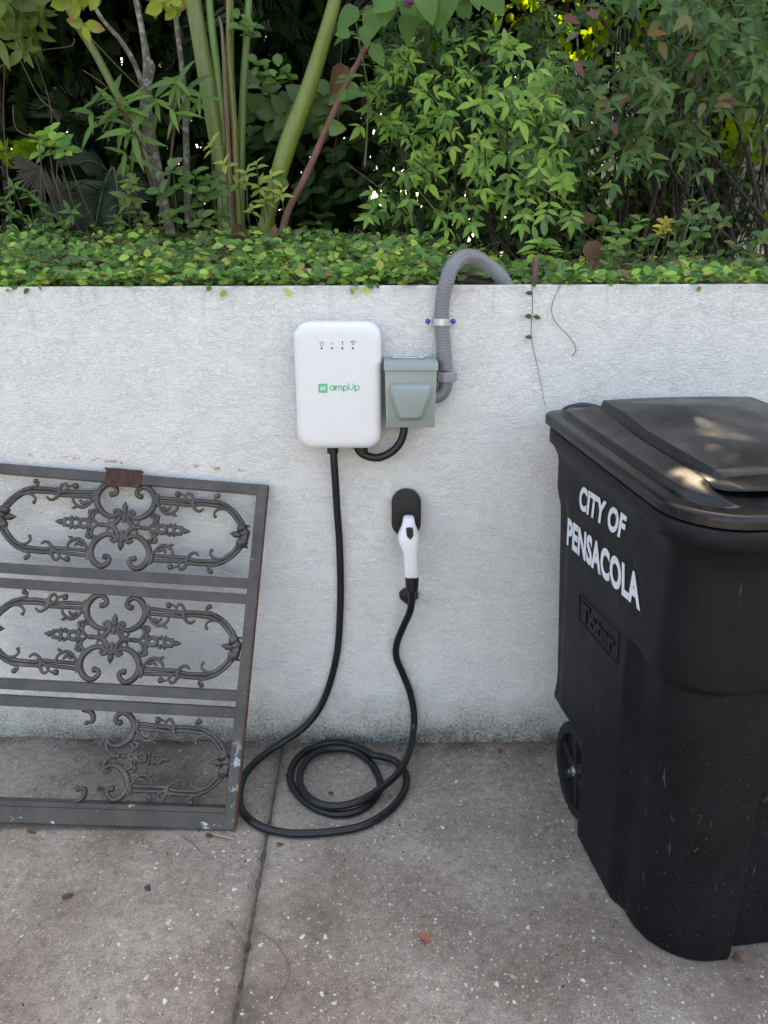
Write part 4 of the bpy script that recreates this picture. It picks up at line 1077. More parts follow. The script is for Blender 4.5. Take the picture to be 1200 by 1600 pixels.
G_MOTTLE = leafmat('mottled_leaf', [(0, (.13, .24, .05)), (.5, (.30, .35, .06)), (1, (.16, .26, .05))], edge=(.38, .14, .10))
G_RED = leafmat('reddening_leaf', [(0, (.16, .045, .05)), (.35, (.12, .05, .055)), (.6, (.25, .13, .04)), (1, (.09, .10, .04))], trans=.2)
G_YELLOW = leafmat('yellow_leaf', [(0, (.36, .36, .04)), (1, (.30, .22, .04))], edge=(.4, .14, .04))
G_OLIVE = leafmat('olive_leaf', [(0, (.085, .125, .03)), (.5, (.12, .17, .04)), (1, (.06, .095, .028))])
G_SPOT = leafmat('pale_spotted_leaf', [(0, (.05, .105, .03)), (1, (.075, .14, .04))], spots=((.36, .40, .22), 130))
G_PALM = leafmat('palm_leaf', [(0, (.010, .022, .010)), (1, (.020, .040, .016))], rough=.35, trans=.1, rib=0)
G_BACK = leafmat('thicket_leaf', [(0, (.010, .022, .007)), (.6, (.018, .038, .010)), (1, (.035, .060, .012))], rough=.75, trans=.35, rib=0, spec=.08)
M_DRY = leafmat('dry_brown_leaf', [(0, (.105, .055, .032)), (.5, (.17, .085, .045)), (1, (.08, .045, .03))], rough=.7, trans=.1, rib=.1)
m, g = newmat('lichened_bark'); M_BARK = m
geo = g.n('ShaderNodeNewGeometry'); pos = geo.outputs['Position']
c = g.ramp(g.noise(pos, 30, 5, .6).outputs[0], [(.3, (.075, .06, .048)), (.6, (.14, .12, .095)), (.8, (.20, .17, .14))])
c = g.mix(g.rng(g.noise(pos, 38, 5, .7).outputs[0], .5, .62, 0, .8), c, (.33, .36, .30))
g.L.new(c, g.p.inputs['Base Color']); g.p.inputs['Roughness'].default_value = .9
g.L.new(g.bump(g.noise(pos, 90, 5, .7).outputs[0], .9, .004), g.p.inputs['Normal'])
M_DBARK = mat('dark_bark', (.045, .035, .027), .9, var=.4, vscale=30, bump=.6, bscale=80)
M_TWIG = mat('brown_twig', (.11, .075, .05), .8, var=.3, vscale=40)
M_GTWIG = mat('green_twig', (.09, .13, .045), .6, var=.2)
M_REDST = mat('reddish_cane', (.16, .07, .055), .6, var=.3, vscale=30, bump=.3, bscale=120)
def stalkmat(name, a, c_, streak=.5):
    m, g = newmat(name); tc = g.n('ShaderNodeNewGeometry')
    mp = g.n('ShaderNodeMapping'); mp.inputs['Scale'].default_value = (1, 1, .05); g.L.new(tc.outputs['Position'], mp.inputs[0])
    cc = g.mix(g.rng(g.noise(mp.outputs[0], 160, 4, .6).outputs[0], .42, .62), a, c_)
    cc = g.mix(g.rng(g.noise(tc.outputs['Position'], 60, 5, .7).outputs[0], .6, .75, 0, .5), cc, (.05, .08, .02))
    g.L.new(cc, g.p.inputs['Base Color']); g.p.inputs['Roughness'].default_value = .42; return m
M_STALK = [stalkmat('green_stalk', (.085, .17, .035), (.11, .20, .05)), stalkmat('yellowing_stalk', (.22, .20, .05), (.10, .13, .03)), stalkmat('olive_stalk', (.10, .13, .03), (.14, .17, .04)), stalkmat('brown_stalk', (.12, .07, .04), (.18, .12, .07))]

# ------------------------------------------------------------------ ground cover over the bed
Ms = []; Md = []
for _ in range(18000):
    y = .05 + 1.35 * random.random() ** 1.5
    x = rnd(-2.05 - .6 * y, 2.05 + .6 * y)
    left = 1 / (1 + math.exp((x - .22) / .12))
    z0 = bed_z(x, y)
    if left < .5 and random.random() < .30: continue
    clump = noise.noise(Vector((x * 5, y * 5, 3)))
    if left < .5 and clump < -.18: continue
    hgt = rnd(0, .085) * (.75 + clump) * (1 if left > .5 else .8) + .012
    p_ = Vector((x, y, z0 + hgt))
    if .17 < x < .44 and y < .2: continue
    w = rnd(0, 2 * math.pi); dd = Vector((math.cos(w), math.sin(w) * .7 - .3, rnd(-.35, .55)))
    nn = jit((0, -.8, .8), .6); ln = rnd(.020, .038) * (1 if left > .5 else 1.15)
    Ms.append(basis(p_, dd, nn, ln))
# a tumble of leaves along the wall edge, some hanging over
for _ in range(1500):
    x = rnd(-1.25, 1.35); left = x < .25
    if not left and noise.noise(Vector((x * 6, 0, 9))) < -.05: continue
    if .17 < x < .40: continue
    p_ = Vector((x, rnd(.0, .15) ** 1.0, 1.408 + rnd(0, .035 if left else .022))); w = rnd(0, 2 * math.pi)
    if p_.y < .012: p_.y = .012
    Ms.append(basis(p_, Vector((math.cos(w), -.5 + math.sin(w) * .6, rnd(-.2, .7))), jit((0, -.7, .8), .4), rnd(.018, .034)))
for _ in range(90):
    x = rnd(-1.2, 1.3)
    if noise.noise(Vector((x * 8, 0, 21))) < .05 or .15 < x < .42: continue
    Ms.append(basis(Vector((x, rnd(-.012, .004), rnd(1.392, 1.412))), Vector((rnd(-1, 1), -.3, rnd(-1, .2))), jit((0, -1, .5), .3), rnd(.014, .026)))
cover = joined('ground_cover', T_OVAL, Ms, G_COVER)
tag(cover, 'low carpet of small oval green and yellow-green leaves along the wall top', 'ground cover', kind='stuff')
tw = MB()
for _ in range(330):
    x = rnd(-1.6, 1.7); y = rnd(.1, 1.3); z0 = bed_z(x, y); a_ = Vector((x, y, z0)); tw.tube([a_, a_ + Vector((rnd(-.04, .04), rnd(-.04, .04), rnd(.04, .08))), a_ + Vector((rnd(-.1, .1), rnd(-.1, .05), rnd(.05, .11)))], .0013, 4, sub=2, cap=False)
tag(tw.build('ground_cover_stems', M_TWIG), 'thin wiry stems running through the ground cover', 'stems', kind='stuff')

# ------------------------------------------------------------------ shrubs
def nandina_spray(Ms, tw, p0, d, ln, lf=.05, nodes=4):
    """a compound leaf: drooping rachis with opposite side stalks that each carry three leaflets"""
    d = d.normalized(); side = d.cross(Vector((0, -.8, .6))).normalized(); pts = []
    for k in range(nodes + 1):
        t = k / nodes; pts.append(p0 + d * ln * t + Vector((0, -.1, -.38)) * ln * t * t)
    tw.tube(pts, [.0013] * len(pts), 4, sub=2, cap=False)
    nrm = lambda: jit((0, -.85, .55), .62)
    def trio(q, dd, s):
        e = q + dd * .018; tw.tube([q, e], .0008, 3, sub=1, cap=False)
        Ms.append(basis(e, dd + Vector((0, -.1, -.35)), nrm(), lf * s * rnd(.75, 1.25)))
        pr = dd.cross(Vector((0, -1, .4))).normalized()
        for sg in (-1, 1):
            if random.random() < .9: Ms.append(basis(e - dd * .004, dd * .55 + pr * sg + Vector((0, -.1, -.15)), nrm(), lf * s * rnd(.5, .95)))
    for k in range(1, nodes):
        for sg in (-1, 1):
            dd = (d * .55 + side * sg + Vector((0, rnd(-.3, .1), rnd(-.25, .1)))).normalized(); trio(pts[k], dd, 1 - .12 * k / nodes)
    trio(pts[-1], (pts[-1] - pts[-2]).normalized(), 1.0)
def whorl(Ms, tw, c0, axis, n, ln, spread=.9, droop=.2, nr=None):
    axis = axis.normalized(); u = axis.orthogonal().normalized(); v = axis.cross(u)
    for k in range(n):
        w = k * 2.4 + rnd(-.3, .3); r_ = u * math.cos(w) + v * math.sin(w); t = k / max(1, n - 1)
        dd = axis * (1 - spread * (1 - t * .6)) + r_ * spread + Vector((0, 0, -droop))
        nn = nr or (axis - dd * .3 + Vector((0, -.5, .3)))
        Ms.append(basis(c0 - axis * (1 - t) * ln * .45, dd, jit(nn, .2), ln * rnd(.75, 1.1)))
    if tw: tw.tube([c0 - axis * ln * 1.3, c0], .0022, 5, sub=1, cap=False)
def lightgap(px, py):
    """openings in the dark planting where light comes through"""
    k = noise.noise(Vector((px * .021, py * .021, 4.2)))
    return (760 < px < 1010 and py < 125 and k > -.12) or (px > 1110 and 175 < py < 420 and k > -.25)
def plant(name, label, cat, base, group=None): return thing(name, label, cat, tuple(base), group)

# fresh green compound-leaved shrub in the middle
YN = .62
root = plant('heavenly_bamboo', 'bright green compound-leaved shrub reaching over the wall beside the grey conduit', 'shrub', (.42, .95, 1.42))
Ms = []; tw = MB()
for (px, py) in [(620, 250), (650, 180), (690, 215), (640, 300), (700, 330), (655, 340), (735, 300), (770, 240), (720, 160), (680, 270), (745, 205), (800, 270), (840, 300), (870, 330), (850, 265), (890, 270), (815, 130), (860, 150), (770, 120), (605, 330), (880, 190), (690, 385 - 20), (830, 210), (790, 330), (610, 210), (730, 255), (765, 175), (900, 215)]:
    q = V(px + rnd(-8, 8), py - 45 + rnd(-6, 6), YN + rnd(-.12, .25)); nandina_spray(Ms, tw, q, Vector((rnd(-.7, .7), -.55, rnd(-.5, .15))), rnd(.10, .15), rnd(.050, .066), random.choice((1, 2, 2, 3)))
for (px, py) in [(610 + 38 * (k % 8) + rnd(-15, 15), 90 + 34 * (k // 8) + rnd(-12, 12)) for k in range(64)]:
    q = V(px, py, YN + .22 + rnd(0, .4)); nandina_spray(Ms, tw, q, Vector((rnd(-.8, .8), -.4, rnd(-.4, .5))), rnd(.10, .16), rnd(.05, .064), 3)
st = MB()
for k in range(12):
    bx = .42 + rnd(-.22, .28); by = .95 + rnd(-.15, .25); top = V(rnd(600, 900), rnd(40, 260), YN + rnd(0, .3))
    st.tube([Vector((bx, by, 1.40)), Vector((bx, by, 1.40)).lerp(top, .5) + jit((0, 0, 0), .04), top], [.005, .004, .002], 6, sub=4)
st.build('stem', M_DBARK, root); tw.build('leaf_stalks', M_GTWIG, root)['kind'] = 'stuff'
leaves(root, Ms, T_LANCE, G_BRIGHT, 300)

# long arching spray with opposite leaflets low at centre right
root = plant('arching_branch', 'thin arching branch of paired bright green leaflets hanging right of the conduit', 'branch', tuple(V(800, 262, .5)))
Ms = []; tw = MB(); mn = [V(800, 262, .55), V(830, 283, .5), V(860, 302, .46), V(890, 318, .44)]
tw.tube(mn, [.002, .0018, .0015, .001], 6)
for (a_, b_) in (((826, 280), (815, 350)), ((862, 302), (852, 335)), ((890, 318), (893, 345)), ((846, 292), (842, 262)), ((872, 306), (886, 268))):
    p0, p1 = V(*a_, .48), V(*b_, .44); tw.tube([p0, (p0 + p1) / 2 + Vector((.004, -.01, 0)), p1], .001, 4)
    for k in (.45, .8, 1.0):
        q = p0.lerp(p1, k)
        for sg in (-1, 1): Ms.append(basis(q, Vector((sg * 1.0, -.2, -.35 if k < 1 else -.8)), jit((0, -1, .6), .15), rnd(.040, .052)))
        if k == 1.0: Ms.append(basis(q, Vector((0, -.2, -1)), jit((0, -1, .4), .15), .055))
tw.build('branch_stem', M_GTWIG, root); leaves(root, Ms, T_LANCE, G_BRIGHT)

# the darker shrub to the right, with a few reddening leaves
root = plant('dark_leafy_shrub', 'large dark blue-green shrub with small pointed leaves at upper right', 'shrub', (1.25, 1.3, 1.42))
Ms = []; Mr = []; tw = MB()
for _ in range(175):
    px = rnd(850, 1230); lim = 250 if px < 960 else (255 if px < 1090 else 190)
    py = rnd(-60, lim - 30)
    if lightgap(px, py): continue
    q = V(px, py, .75 + rnd(0, .75)); nandina_spray(Ms, tw, q, Vector((rnd(-.8, .8), -.5, rnd(-.6, .4))), rnd(.11, .17), rnd(.058, .076), random.choice((2, 3)))
for (px, py) in ((985, 148), (1000, 155), (1100, 160), (1115, 165), (1090, 155), (1030, 65), (1010, 52), (1092, 78), (905, 50), (895, 95), (925, 178), (955, 190), (1150, 155), (935, 25), (1145, 148), (912, 170), (955, 160), (880, 25)):
    Mr.append(basis(V(px, py, .70 + rnd(0, .15)), Vector((rnd(-1, 1), -.3, rnd(-1, .1))), jit((0, -1, .4), .4), rnd(.05, .07), rnd(.07, .09)))
st = MB()
for k in range(16):
    bx, by = rnd(.95, 1.8), rnd(1.1, 1.6); top = V(rnd(880, 1230), rnd(-40, 200), rnd(.9, 1.4))
    st.tube([Vector((bx, by, 1.4)), Vector((bx, by, 1.4)).lerp(top, .5) + jit((0, 0, 0), .06), top], [.009, .007, .003], 6, sub=4)
st.build('stem', M_DBARK, root); tw.build('leaf_stalks', M_GTWIG, root)['kind'] = 'stuff'
for _ in range(3300):
    px, py = rnd(850, 1240), rnd(-60, 255) if random.random() < .8 else rnd(250, 400)
    if lightgap(px, py): continue
    Ms.append(basis(V(px, py, rnd(1.2, 1.9)), jit((0, -.3, -.3), .9), jit((0, -.9, .5), .6), rnd(.030, .060)))
leaves(root, Ms, T_LANCE, G_BLUE, 270); leaves(root, Mr, T_LANCE, G_RED, 30, 'red_leaf')

# dark canes standing behind, and the narrow grey trunk among them
root = plant('cane_clump', 'cluster of dark upright canes behind the leaves at right', 'cane clump', (1.35, 1.9, 1.42))
for k in range(30):
    px = rnd(900, 1150); y = rnd(1.55, 2.3); lean = rnd(-.06, .16); p0 = V(px, 395, y); p0.z = 1.40
    p1 = V(px + lean * 260, 40, y); mid_ = p0.lerp(p1, .5) + jit((0, 0, 0), .035)
    b = MB(); b.tube([p0, mid_, p1], [rnd(.004, .009), .005, .003], 6, sub=4); b.build('cane', M_DBARK if k % 3 else M_BARK, root)
b = MB(); p0 = V(1062, 400, 1.7); p0.z = 1.4; b.tube([p0, V(1072, 270, 1.7), V(1088, 150, 1.72), V(1095, 60, 1.75)], [.026, .022, .018, .015], 9); b.build('trunk', M_BARK, root)

# thin tangled twigs at the far right in front of the pale wall
root = plant('twiggy_shrub', 'sparse twiggy shrub in front of the pale wall at far right', 'shrub', (1.75, 1.5, 1.42))
Ms = []
for k in range(26):
    p0 = V(rnd(1080, 1240), rnd(380, 410), rnd(1.1, 1.7)); p1 = V(rnd(1080, 1230), rnd(200, 300), rnd(1.1, 1.7)); b = MB()
    b.tube([p0, p0.lerp(p1, .5) + jit((0, 0, 0), .1), p1], [.004, .003, .0014], 5, sub=4); b.build('twig', M_DBARK, root)
    for j in range(5): Ms.append(basis(p0.lerp(p1, rnd(.3, 1)) + jit((0, 0, 0), .05), jit((0, -.2, -.2), 1), jit((0, -1, .5), .5), rnd(.03, .05)))
leaves(root, Ms, T_LANCE, G_DARK)
# low leafy plants over the ground cover at right
for i, (pxs, lab, mt) in enumerate((([(960, 380), (985, 362), (1000, 345), (950, 350), (940, 395), (1010, 375), (970, 400)], 'low dark green seedling clump between the two orange-brown leaf patches', G_MID),
                                 ([(1080, 340), (1110, 330), (1095, 360), (1130, 345), (1060, 350), (1150, 385), (1175, 395), (1120, 400), (1090, 315), (1190, 370), (1060, 385), (1180, 410)], 'low glossy-leaved plant near the right end of the wall top', G_BLUE),
                                 ([(1035, 355), (1040, 345), (1030, 365), (1048, 358)], 'small bright yellow-green sprig glowing at the foot of the canes', G_YELLOW))):
    root = plant('low_plant', lab, 'plant', tuple(V(pxs[0][0], 425, .4))); Ms = []; tw = MB()
    for (px, py) in pxs:
        q = V(px, py, rnd(.32, .5)); whorl(Ms, tw, q, jit((0, -.5, .9), .4), 7, rnd(.035, .05) if i < 2 else .03, .95)
        b0 = Vector((q.x * .96, q.y + .04, 1.41)); tw.tube([b0, b0.lerp(q, .6) + jit((0, 0, 0), .01), q], .0016, 4, sub=3)
    tw.build('stem', M_GTWIG, root); leaves(root, Ms, T_OVAL, mt)

# dark glossy-leaved shrub above, behind the bright one
root = plant('glossy_shrub', 'dark whorled-leaf shrub behind and above the bright green shrub', 'shrub', (.5, 1.6, 1.42))
Ms = []; tw = MB()
for _ in range(75):
    px, py = rnd(600, 900), rnd(50, 200)
    if lightgap(px, py): continue
    q = V(px, py, rnd(1.15, 1.5)); whorl(Ms, tw, q, jit((0, -.6, .7), .4), 9, rnd(.06, .08), .95, .1)
for k in range(8):
    top = V(rnd(620, 880), rnd(60, 160), 1.4); b0 = Vector((top.x * .8, 1.6, 1.4)); tw.tube([b0, b0.lerp(top, .5) + jit((0, 0, 0), .06), top], [.010, .007, .004], 6, sub=4)
for _ in range(2900):
    px, py = rnd(590, 915), rnd(20, 385)
    if lightgap(px, py): continue
    Ms.append(basis(V(px, py, rnd(1.0, 1.55)), jit((0, -.3, -.3), .9), jit((0, -.9, .5), .6), rnd(.030, .060)))
tw.build('stem', M_DBARK, root); leaves(root, Ms, T_LANCE, G_DARK, 240)

# beautyberry with broad pale leaves and a purple berry cluster, top centre
root = plant('beautyberry', 'broad-leaved branch with a purple berry cluster at the top centre', 'shrub', tuple(V(690, -60, .75)))
Ms = []; tw = MB()
for (px, py, dx, dz, ln) in [(592, 8, -.4, -1, .10), (560, 12, -.8, -.6, .09), (618, 2, -.9, -.3, .075), (636, 20, .05, -1, .085), (655, -25, .5, -1, .11), (700, -28, -.25, -1, .13), (745, -32, .4, -.45, .13), (610, -30, -.2, -1, .12), (680, -30, -.5, -1, .12), (570, 38, .1, -1, .06), (580, 70, .6, -.8, .07), (548, 55, -.9, .1, .05)]:
    Ms.append(basis(V(px, py, .56 + rnd(-.05, .08)), Vector((dx, -.15, dz)), jit((0, -1, .45), .15), ln, ln * 1.0))
for k in range(26): Ms.append(basis(V(rnd(540, 800), rnd(-70, 0), .75 + rnd(0, .3)), Vector((rnd(-.8, .8), -.2, -1)), jit((0, -1, .4), .3), rnd(.07, .105)))
tw.tube([V(760, -80, .8), V(700, -50, .7), V(638, -18, .56), V(560, 20, .58)], [.006, .005, .003, .002], 7); tw.build('branch_stem', M_TWIG, root)
leaves(root, Ms, T_HEART, leafmat('broad_pale_leaf', [(0, (.055, .14, .03)), (1, (.09, .19, .045))], rough=.5))
b = MB(); c0 = V(638, 5, .53)
for k in range(34): b.ball(jit(c0, .012), .0036, 6)
b.build('berry_cluster', mat('purple_berry', (.20, .02, .16), .3), root)

# leafy climbing shoots around the top centre
root = plant('leafy_shoot', 'upright leafy shoot beside the thick slanting palm stalk', 'shoot', tuple(V(575, 120, .7)))
Ms = []; tw = MB()
for (px, py) in ((555, 25), (575, 60), (540, 45), (585, 95), (560, 90), (600, 80), (548, 120), (610, 120), (590, 150), (530, 160), (575, 130), (603, 170)):
    whorl(Ms, None, V(px, py, .7 + rnd(-.06, .12)), jit((0, -.5, .8), .4), 6, rnd(.045, .065), .95)
tw.tube([V(570, 260, .8), V(575, 150, .75), V(562, 70, .7), V(552, 10, .7)], [.004, .003, .002, .0015], 6); tw.build('stem', M_GTWIG, root); leaves(root, Ms, T_LANCE, G_MID)

# ---- thick green palm leaf stalks
palm = plant('fan_palm', 'clump of thick green upright palm leaf stalks left of the slanting one', 'palm', tuple(V(372, 400, 1.0)))
for (pts, rr, mi) in (([(352, 300), (340, 230), (322, 120), (300, -10)], (10, 13, 14, 13), 2), ([(357, 300), (350, 200), (338, 100), (326, -10)], (7, 7, 7, 6), 0), ([(370, 300), (366, 200), (358, 90), (357, -10)], (6, 6, 5.5, 4.5), 1),
                      ([(362, 330), (354, 180), (348, 60), (342, 25)], (5, 4.5, 3, 1), 3), ([(376, 340), (377, 240), (381, 130), (389, -10)], (7.5, 7, 6.5, 6), 0), ([(366, 330), (366, 200), (361, 100), (360, -10)], (6, 5, 5, 5), 2), ([(348, 350), (346, 260), (355, 180), (350, 80)], (8, 9, 5, 3), 0)):
    b = MB(); yy = 1.0 + rnd(-.05, .05); w = [V(px, py, yy) for px, py in pts]; foot = Vector((w[0].x, yy, bed_z(w[0].x, yy) - .02)); w = [foot] + w + ([w[-1] + (w[-1] - w[-2]) * 1.6 + Vector((0, rnd(-.1, .1), .15))] if pts[-1][1] < 0 else []); rr = tuple(rr) + ((rr[-1] * .8,) if pts[-1][1] < 0 else ())
    pxm = (V(601, 300, yy) - V(600, 300, yy)).length
    b.tube(w, [rr[0] * pxm] + [r_ * pxm * .9 for r_ in rr], 12, sub=6); b.build('leaf_stalk', M_STALK[mi], palm)
stalk = plant('palm_stalk', 'single thick yellow-green palm stalk slanting up to the right', 'palm stalk', tuple(V(408, 385, .8)))
pxm = (V(601, 300, .8) - V(600, 300, .8)).length
b = MB(); b.tube([V(405, 398, .8), V(413, 360, .8), V(428, 300, .8), V(450, 225, .8), V(480, 145, .8), V(508, 55, .8), V(527, -15, .8), V(545, -90, .8), V(590, -300, .85), V(640, -520, .9)], [q * pxm for q in (10, 11, 12.5, 14, 12.5, 10.5, 9, 8, 7, 5)], 14, sub=6); b.build('stem', stalkmat('yellow_green_stalk', (.16, .21, .035), (.12, .18, .035)), stalk)  # the stalk's own yellow-green, streaked in two tones
stalk = plant('palm_stalk', 'single green palm stalk slanting up to the left at the left', 'palm stalk', tuple(V(180, 145, 1.3)))
pxm = (V(601, 300, 1.3) - V(600, 300, 1.3)).length
b = MB(); b.tube([V(260, 330, 1.3), V(222, 220, 1.3), V(180, 142, 1.3), V(150, 85, 1.3), V(118, 30, 1.3), V(95, -20, 1.3), V(20, -190, 1.3)], [q * pxm for q in (5, 6, 6, 6, 7, 8, 7)], 12, sub=6); b.build('stem', M_STALK[2], stalk)
stalk = plant('reddish_cane', 'slender reddish-brown cane slanting beside the thick palm stalk', 'cane', tuple(V(440, 380, .75)))
pxm = (V(601, 300, .75) - V(600, 300, .75)).length
b = MB(); b.tube([V(436, 385, .75), V(450, 330, .75), V(480, 270, .75), V(515, 190, .75), V(545, 125, .75), V(575, 70, .75)], [q * pxm for q in (6.5, 5.5, 5.5, 5, 4.5, 3.5)], 10); b.build('stem', M_REDST, stalk)

# ---- grey lichened trunks at the left
def trunk(label, paths, y):
    root = plant('lichened_trunk', label, 'trunk', tuple(V(*paths[0][0][0], y)), 'lichened trunks')
    pm = (V(601, 300, y) - V(600, 300, y)).length
    for pts, rr in paths:
        b = MB(); b.tube([V(px, py, y) + Vector((0, rnd(-.02, .02), 0)) for px, py in pts], [r_ * pm for r_ in rr], 10); b.build('limb' if pts is not paths[0][0] else 'trunk', M_BARK, root)
trunk('pale lichened forked trunk behind the long-leaved shrub', [([(268, 370), (255, 310), (240, 240), (228, 170), (232, 110), (225, 60), (210, -10)], (8, 8, 10, 9, 6.5, 4.5, 4)), ([(228, 165), (215, 110), (190, 65), (160, 30), (140, -10)], (4, 4, 3.5, 3, 3)), ([(226, 150), (238, 110), (232, 95)], (6, 6, 5))], .95)
trunk('thin grey lichened trunk just left of the palm stalks', [([(295, 350), (293, 250), (288, 140), (280, 60), (272, -10)], (5, 5, 4.5, 4, 4))], 1.05)

# ---- long-leaved shrub and companions at the left
root = plant('long_leaved_shrub', 'shrub with long glossy lance-shaped leaves in front of the lichened trunk', 'shrub', (-.78, .8, 1.5))
Ms = []; tw = MB()
for (px, py, n, ln) in ((178, 150, 10, .13), (185, 170, 9, .12), (140, 170, 5, .11), (205, 205, 6, .12), (275, 125, 7, .10), (290, 140, 6, .10), (240, 150, 6, .12), (310, 145, 6, .09), (265, 165, 5, .10), (195, 235, 5, .10)):
    whorl(Ms, tw, V(px, py, .72 + rnd(-.05, .1)), jit((0, -.7, .5), .3), n, ln, 1.0, .25)
tw.tube([V(240, 300, .9), V(215, 220, .82), V(180, 155, .75)], [.007, .006, .004], 7); tw.tube([V(262, 300, .9), V(270, 220, .85), V(280, 135, .75)], [.006, .005, .003], 7)
tw.build('stem', M_TWIG, root); leaves(root, Ms, T_LONG, G_MID)
def clumps(name, label, cat, y, pts, tpl, mt, n=6, ln=(.035, .05), stems=True, axis=(0, -.6, .8), mode='whorl'):
    root = plant(name, label, cat, tuple(V(pts[0][0], pts[0][1] + 60, y))); Ms = []; tw = MB()
    for (px, py) in pts:
        q = V(px, py, y + rnd(-.06, .06))
        if mode == 'whorl': whorl(Ms, None, q, jit(axis, .35), n, rnd(*ln), .95, .15)
        else: nandina_spray(Ms, tw, q, Vector((rnd(-.8, .8), -.5, rnd(-.6, .2))), .10, rnd(*ln), 2)
        if stems: b0 = Vector((q.x + rnd(-.04, .04), y + .08, max(1.42, q.z - .25))); tw.tube([b0, b0.lerp(q, .5) + jit((0, 0, 0), .02), q], [.0025, .002, .0012], 5, sub=3)
    if tw.v: tw.build('stem', M_TWIG, root)
    leaves(root, Ms, tpl, mt); return root
clumps('small_leafy_plant', 'small bright green leafy sprig over the dark gap at left', 'plant', .7, [(78, 205), (60, 215), (95, 225), (65, 235), (85, 218), (100, 232)], T_OVAL, G_BRIGHT, 6, (.045, .06))
clumps('shade_plant', 'dull green bushy plant at the left edge above the ground cover', 'plant', .8, [(20, 290), (45, 300), (60, 315), (15, 330), (35, 335), (75, 335), (95, 345), (5, 310), (110, 330), (50, 350)], T_LANCE, G_MID, 8, (.035, .05))
clumps('mottled_sprig', 'sprig with toothed yellow-green leaves beside the palm stalk feet', 'plant', .72, [(330, 225), (345, 300), (405, 290), (385, 270), (425, 275), (440, 300), (400, 255), (350, 255), (372, 285), (415, 310), (395, 325)], T_LANCE, G_MOTTLE, 6, (.04, .055))
clumps('oval_leaf_plant', 'plant with oval grey-green leaves at the foot of the lichened trunk', 'plant', .62, [(285, 285), (305, 270), (310, 300), (270, 260), (330, 295), (250, 300), (335, 275), (295, 325), (270, 335), (315, 340), (345, 330)], T_OVAL, G_BLUE, 6, (.045, .06))
clumps('toothed_leaf_plant', 'dull olive three-part leaves left of the lichened trunk foot', 'plant', .66, [(200, 305), (215, 325), (180, 340), (205, 285), (225, 345), (190, 320)], T_LANCE, G_OLIVE, 5, (.05, .065))
clumps('young_shoot', 'light green shoot in the dark gap left of the trunk', 'plant', .8, [(198, 268), (205, 280), (202, 290)], T_OVAL, G_BRIGHT, 5, (.03, .04))
clumps('hanging_vine', 'drooping mottled vine leaves at the top left corner', 'vine', .6, [(15, -5), (30, 15), (5, 30), (45, 35), (60, 25), (22, 55), (10, 5), (50, 60), (-5, 60), (35, 80)], T_LANCE, G_OLIVE, 6, (.07, .10), False, (0, -.5, -.6))
clumps('hanging_vine', 'yellow and pink tinged vine leaves hanging at the top left of centre', 'vine', .55, [(108, 0), (122, 5), (150, -8), (135, -14), (240, -5), (255, 5), (275, 10), (285, 0), (130, 40)], T_OVAL, G_MOTTLE, 4, (.05, .065), False, (0, -.5, -.7))
clumps('creeper', 'thin creeper with light oval leaves climbing between the palm stalks', 'vine', .92, [(372, 30), (385, 40), (395, 35), (392, 50), (400, 95), (415, 110), (435, 105), (430, 120), (410, 130), (450, 115)], T_OVAL, G_MID, 4, (.045, .06), False)
clumps('lobed_vine', 'broad lobed leaves pale spotted and dull behind the slanting stalk', 'vine', 1.15, [(405, 135), (430, 150), (445, 175), (425, 185), (500, 150), (485, 165), (515, 145), (400, 170), (505, 175)], T_HEART, G_SPOT, 3, (.09, .11), False, (0, -1, .2))
clumps('dark_vine', 'dark green leaves hanging behind the palm stalks', 'vine', 1.3, [(390, 210), (420, 220), (460, 200), (500, 230), (530, 250), (480, 290), (560, 290), (590, 260), (550, 220), (520, 310), (600, 320), (570, 340), (500, 340)], T_OVAL, G_DARK, 6, (.06, .085), False)
clumps('heart_leaf_vine', 'two light arrow-shaped leaves beside the reddish cane', 'vine', .7, [(541, 142), (513, 200), (430, 275)], T_HEART, G_MID, 2, (.055, .065), False, (0, -1, -.4))
clumps('broad_weed', 'wavy-leaved weed standing right of the conduit', 'plant', .3, [(845, 385), (850, 370), (838, 375), (855, 390)], T_LANCE, G_BRIGHT, 4, (.06, .075), True, (.1, -.4, .9))
clumps('berry_seedling', 'small light green seedling at the left edge of the conduit', 'plant', .35, [(655, 415), (640, 405), (668, 400)], T_OVAL, G_MID, 6, (.035, .045))

# ---- feathery palm fronds
def frond(root, p0, p1, sag, n, ll, mt, face=(0, -1, .3), side_in=.75):
    p0, p1 = Vector(p0), Vector(p1); b = MB(); pts = [p0.lerp(p1, t) + Vector((0, 0, sag * math.sin(math.pi * t * .9))) for t in np.linspace(0, 1, 8)]
    b.tube(pts, [.005 * (1 - .7 * t) for t in np.linspace(0, 1, 8)], 5, sub=2); P_, _ = spline(pts, [1] * 8, 8); Ms = []
    for k in range(n):
        f = .12 + .86 * k / n; i = int(f * (len(P_) - 2)); q = P_[i]; d = (P_[i + 1] - P_[i]).normalized(); sd = d.cross(Vector(face)).normalized(); l = ll * math.sin(math.pi * (.15 + .8 * (1 - f) ** .8)) ** .6
        for s in (-1, 1): Ms.append(basis(q, sd * s + d * side_in + jit((0, 0, -.12), .06), Vector(face), l, l * .55))
    o = b.build('frond', M_GTWIG, root); joined('leaflets', [template(.035, 3, .3, .25, 'strap')], Ms, mt, o); return o
sago = plant('feather_palm', 'dark feathery palm fronds drooping above the ground cover at left', 'palm', tuple(V(150, 330, 1.1)))
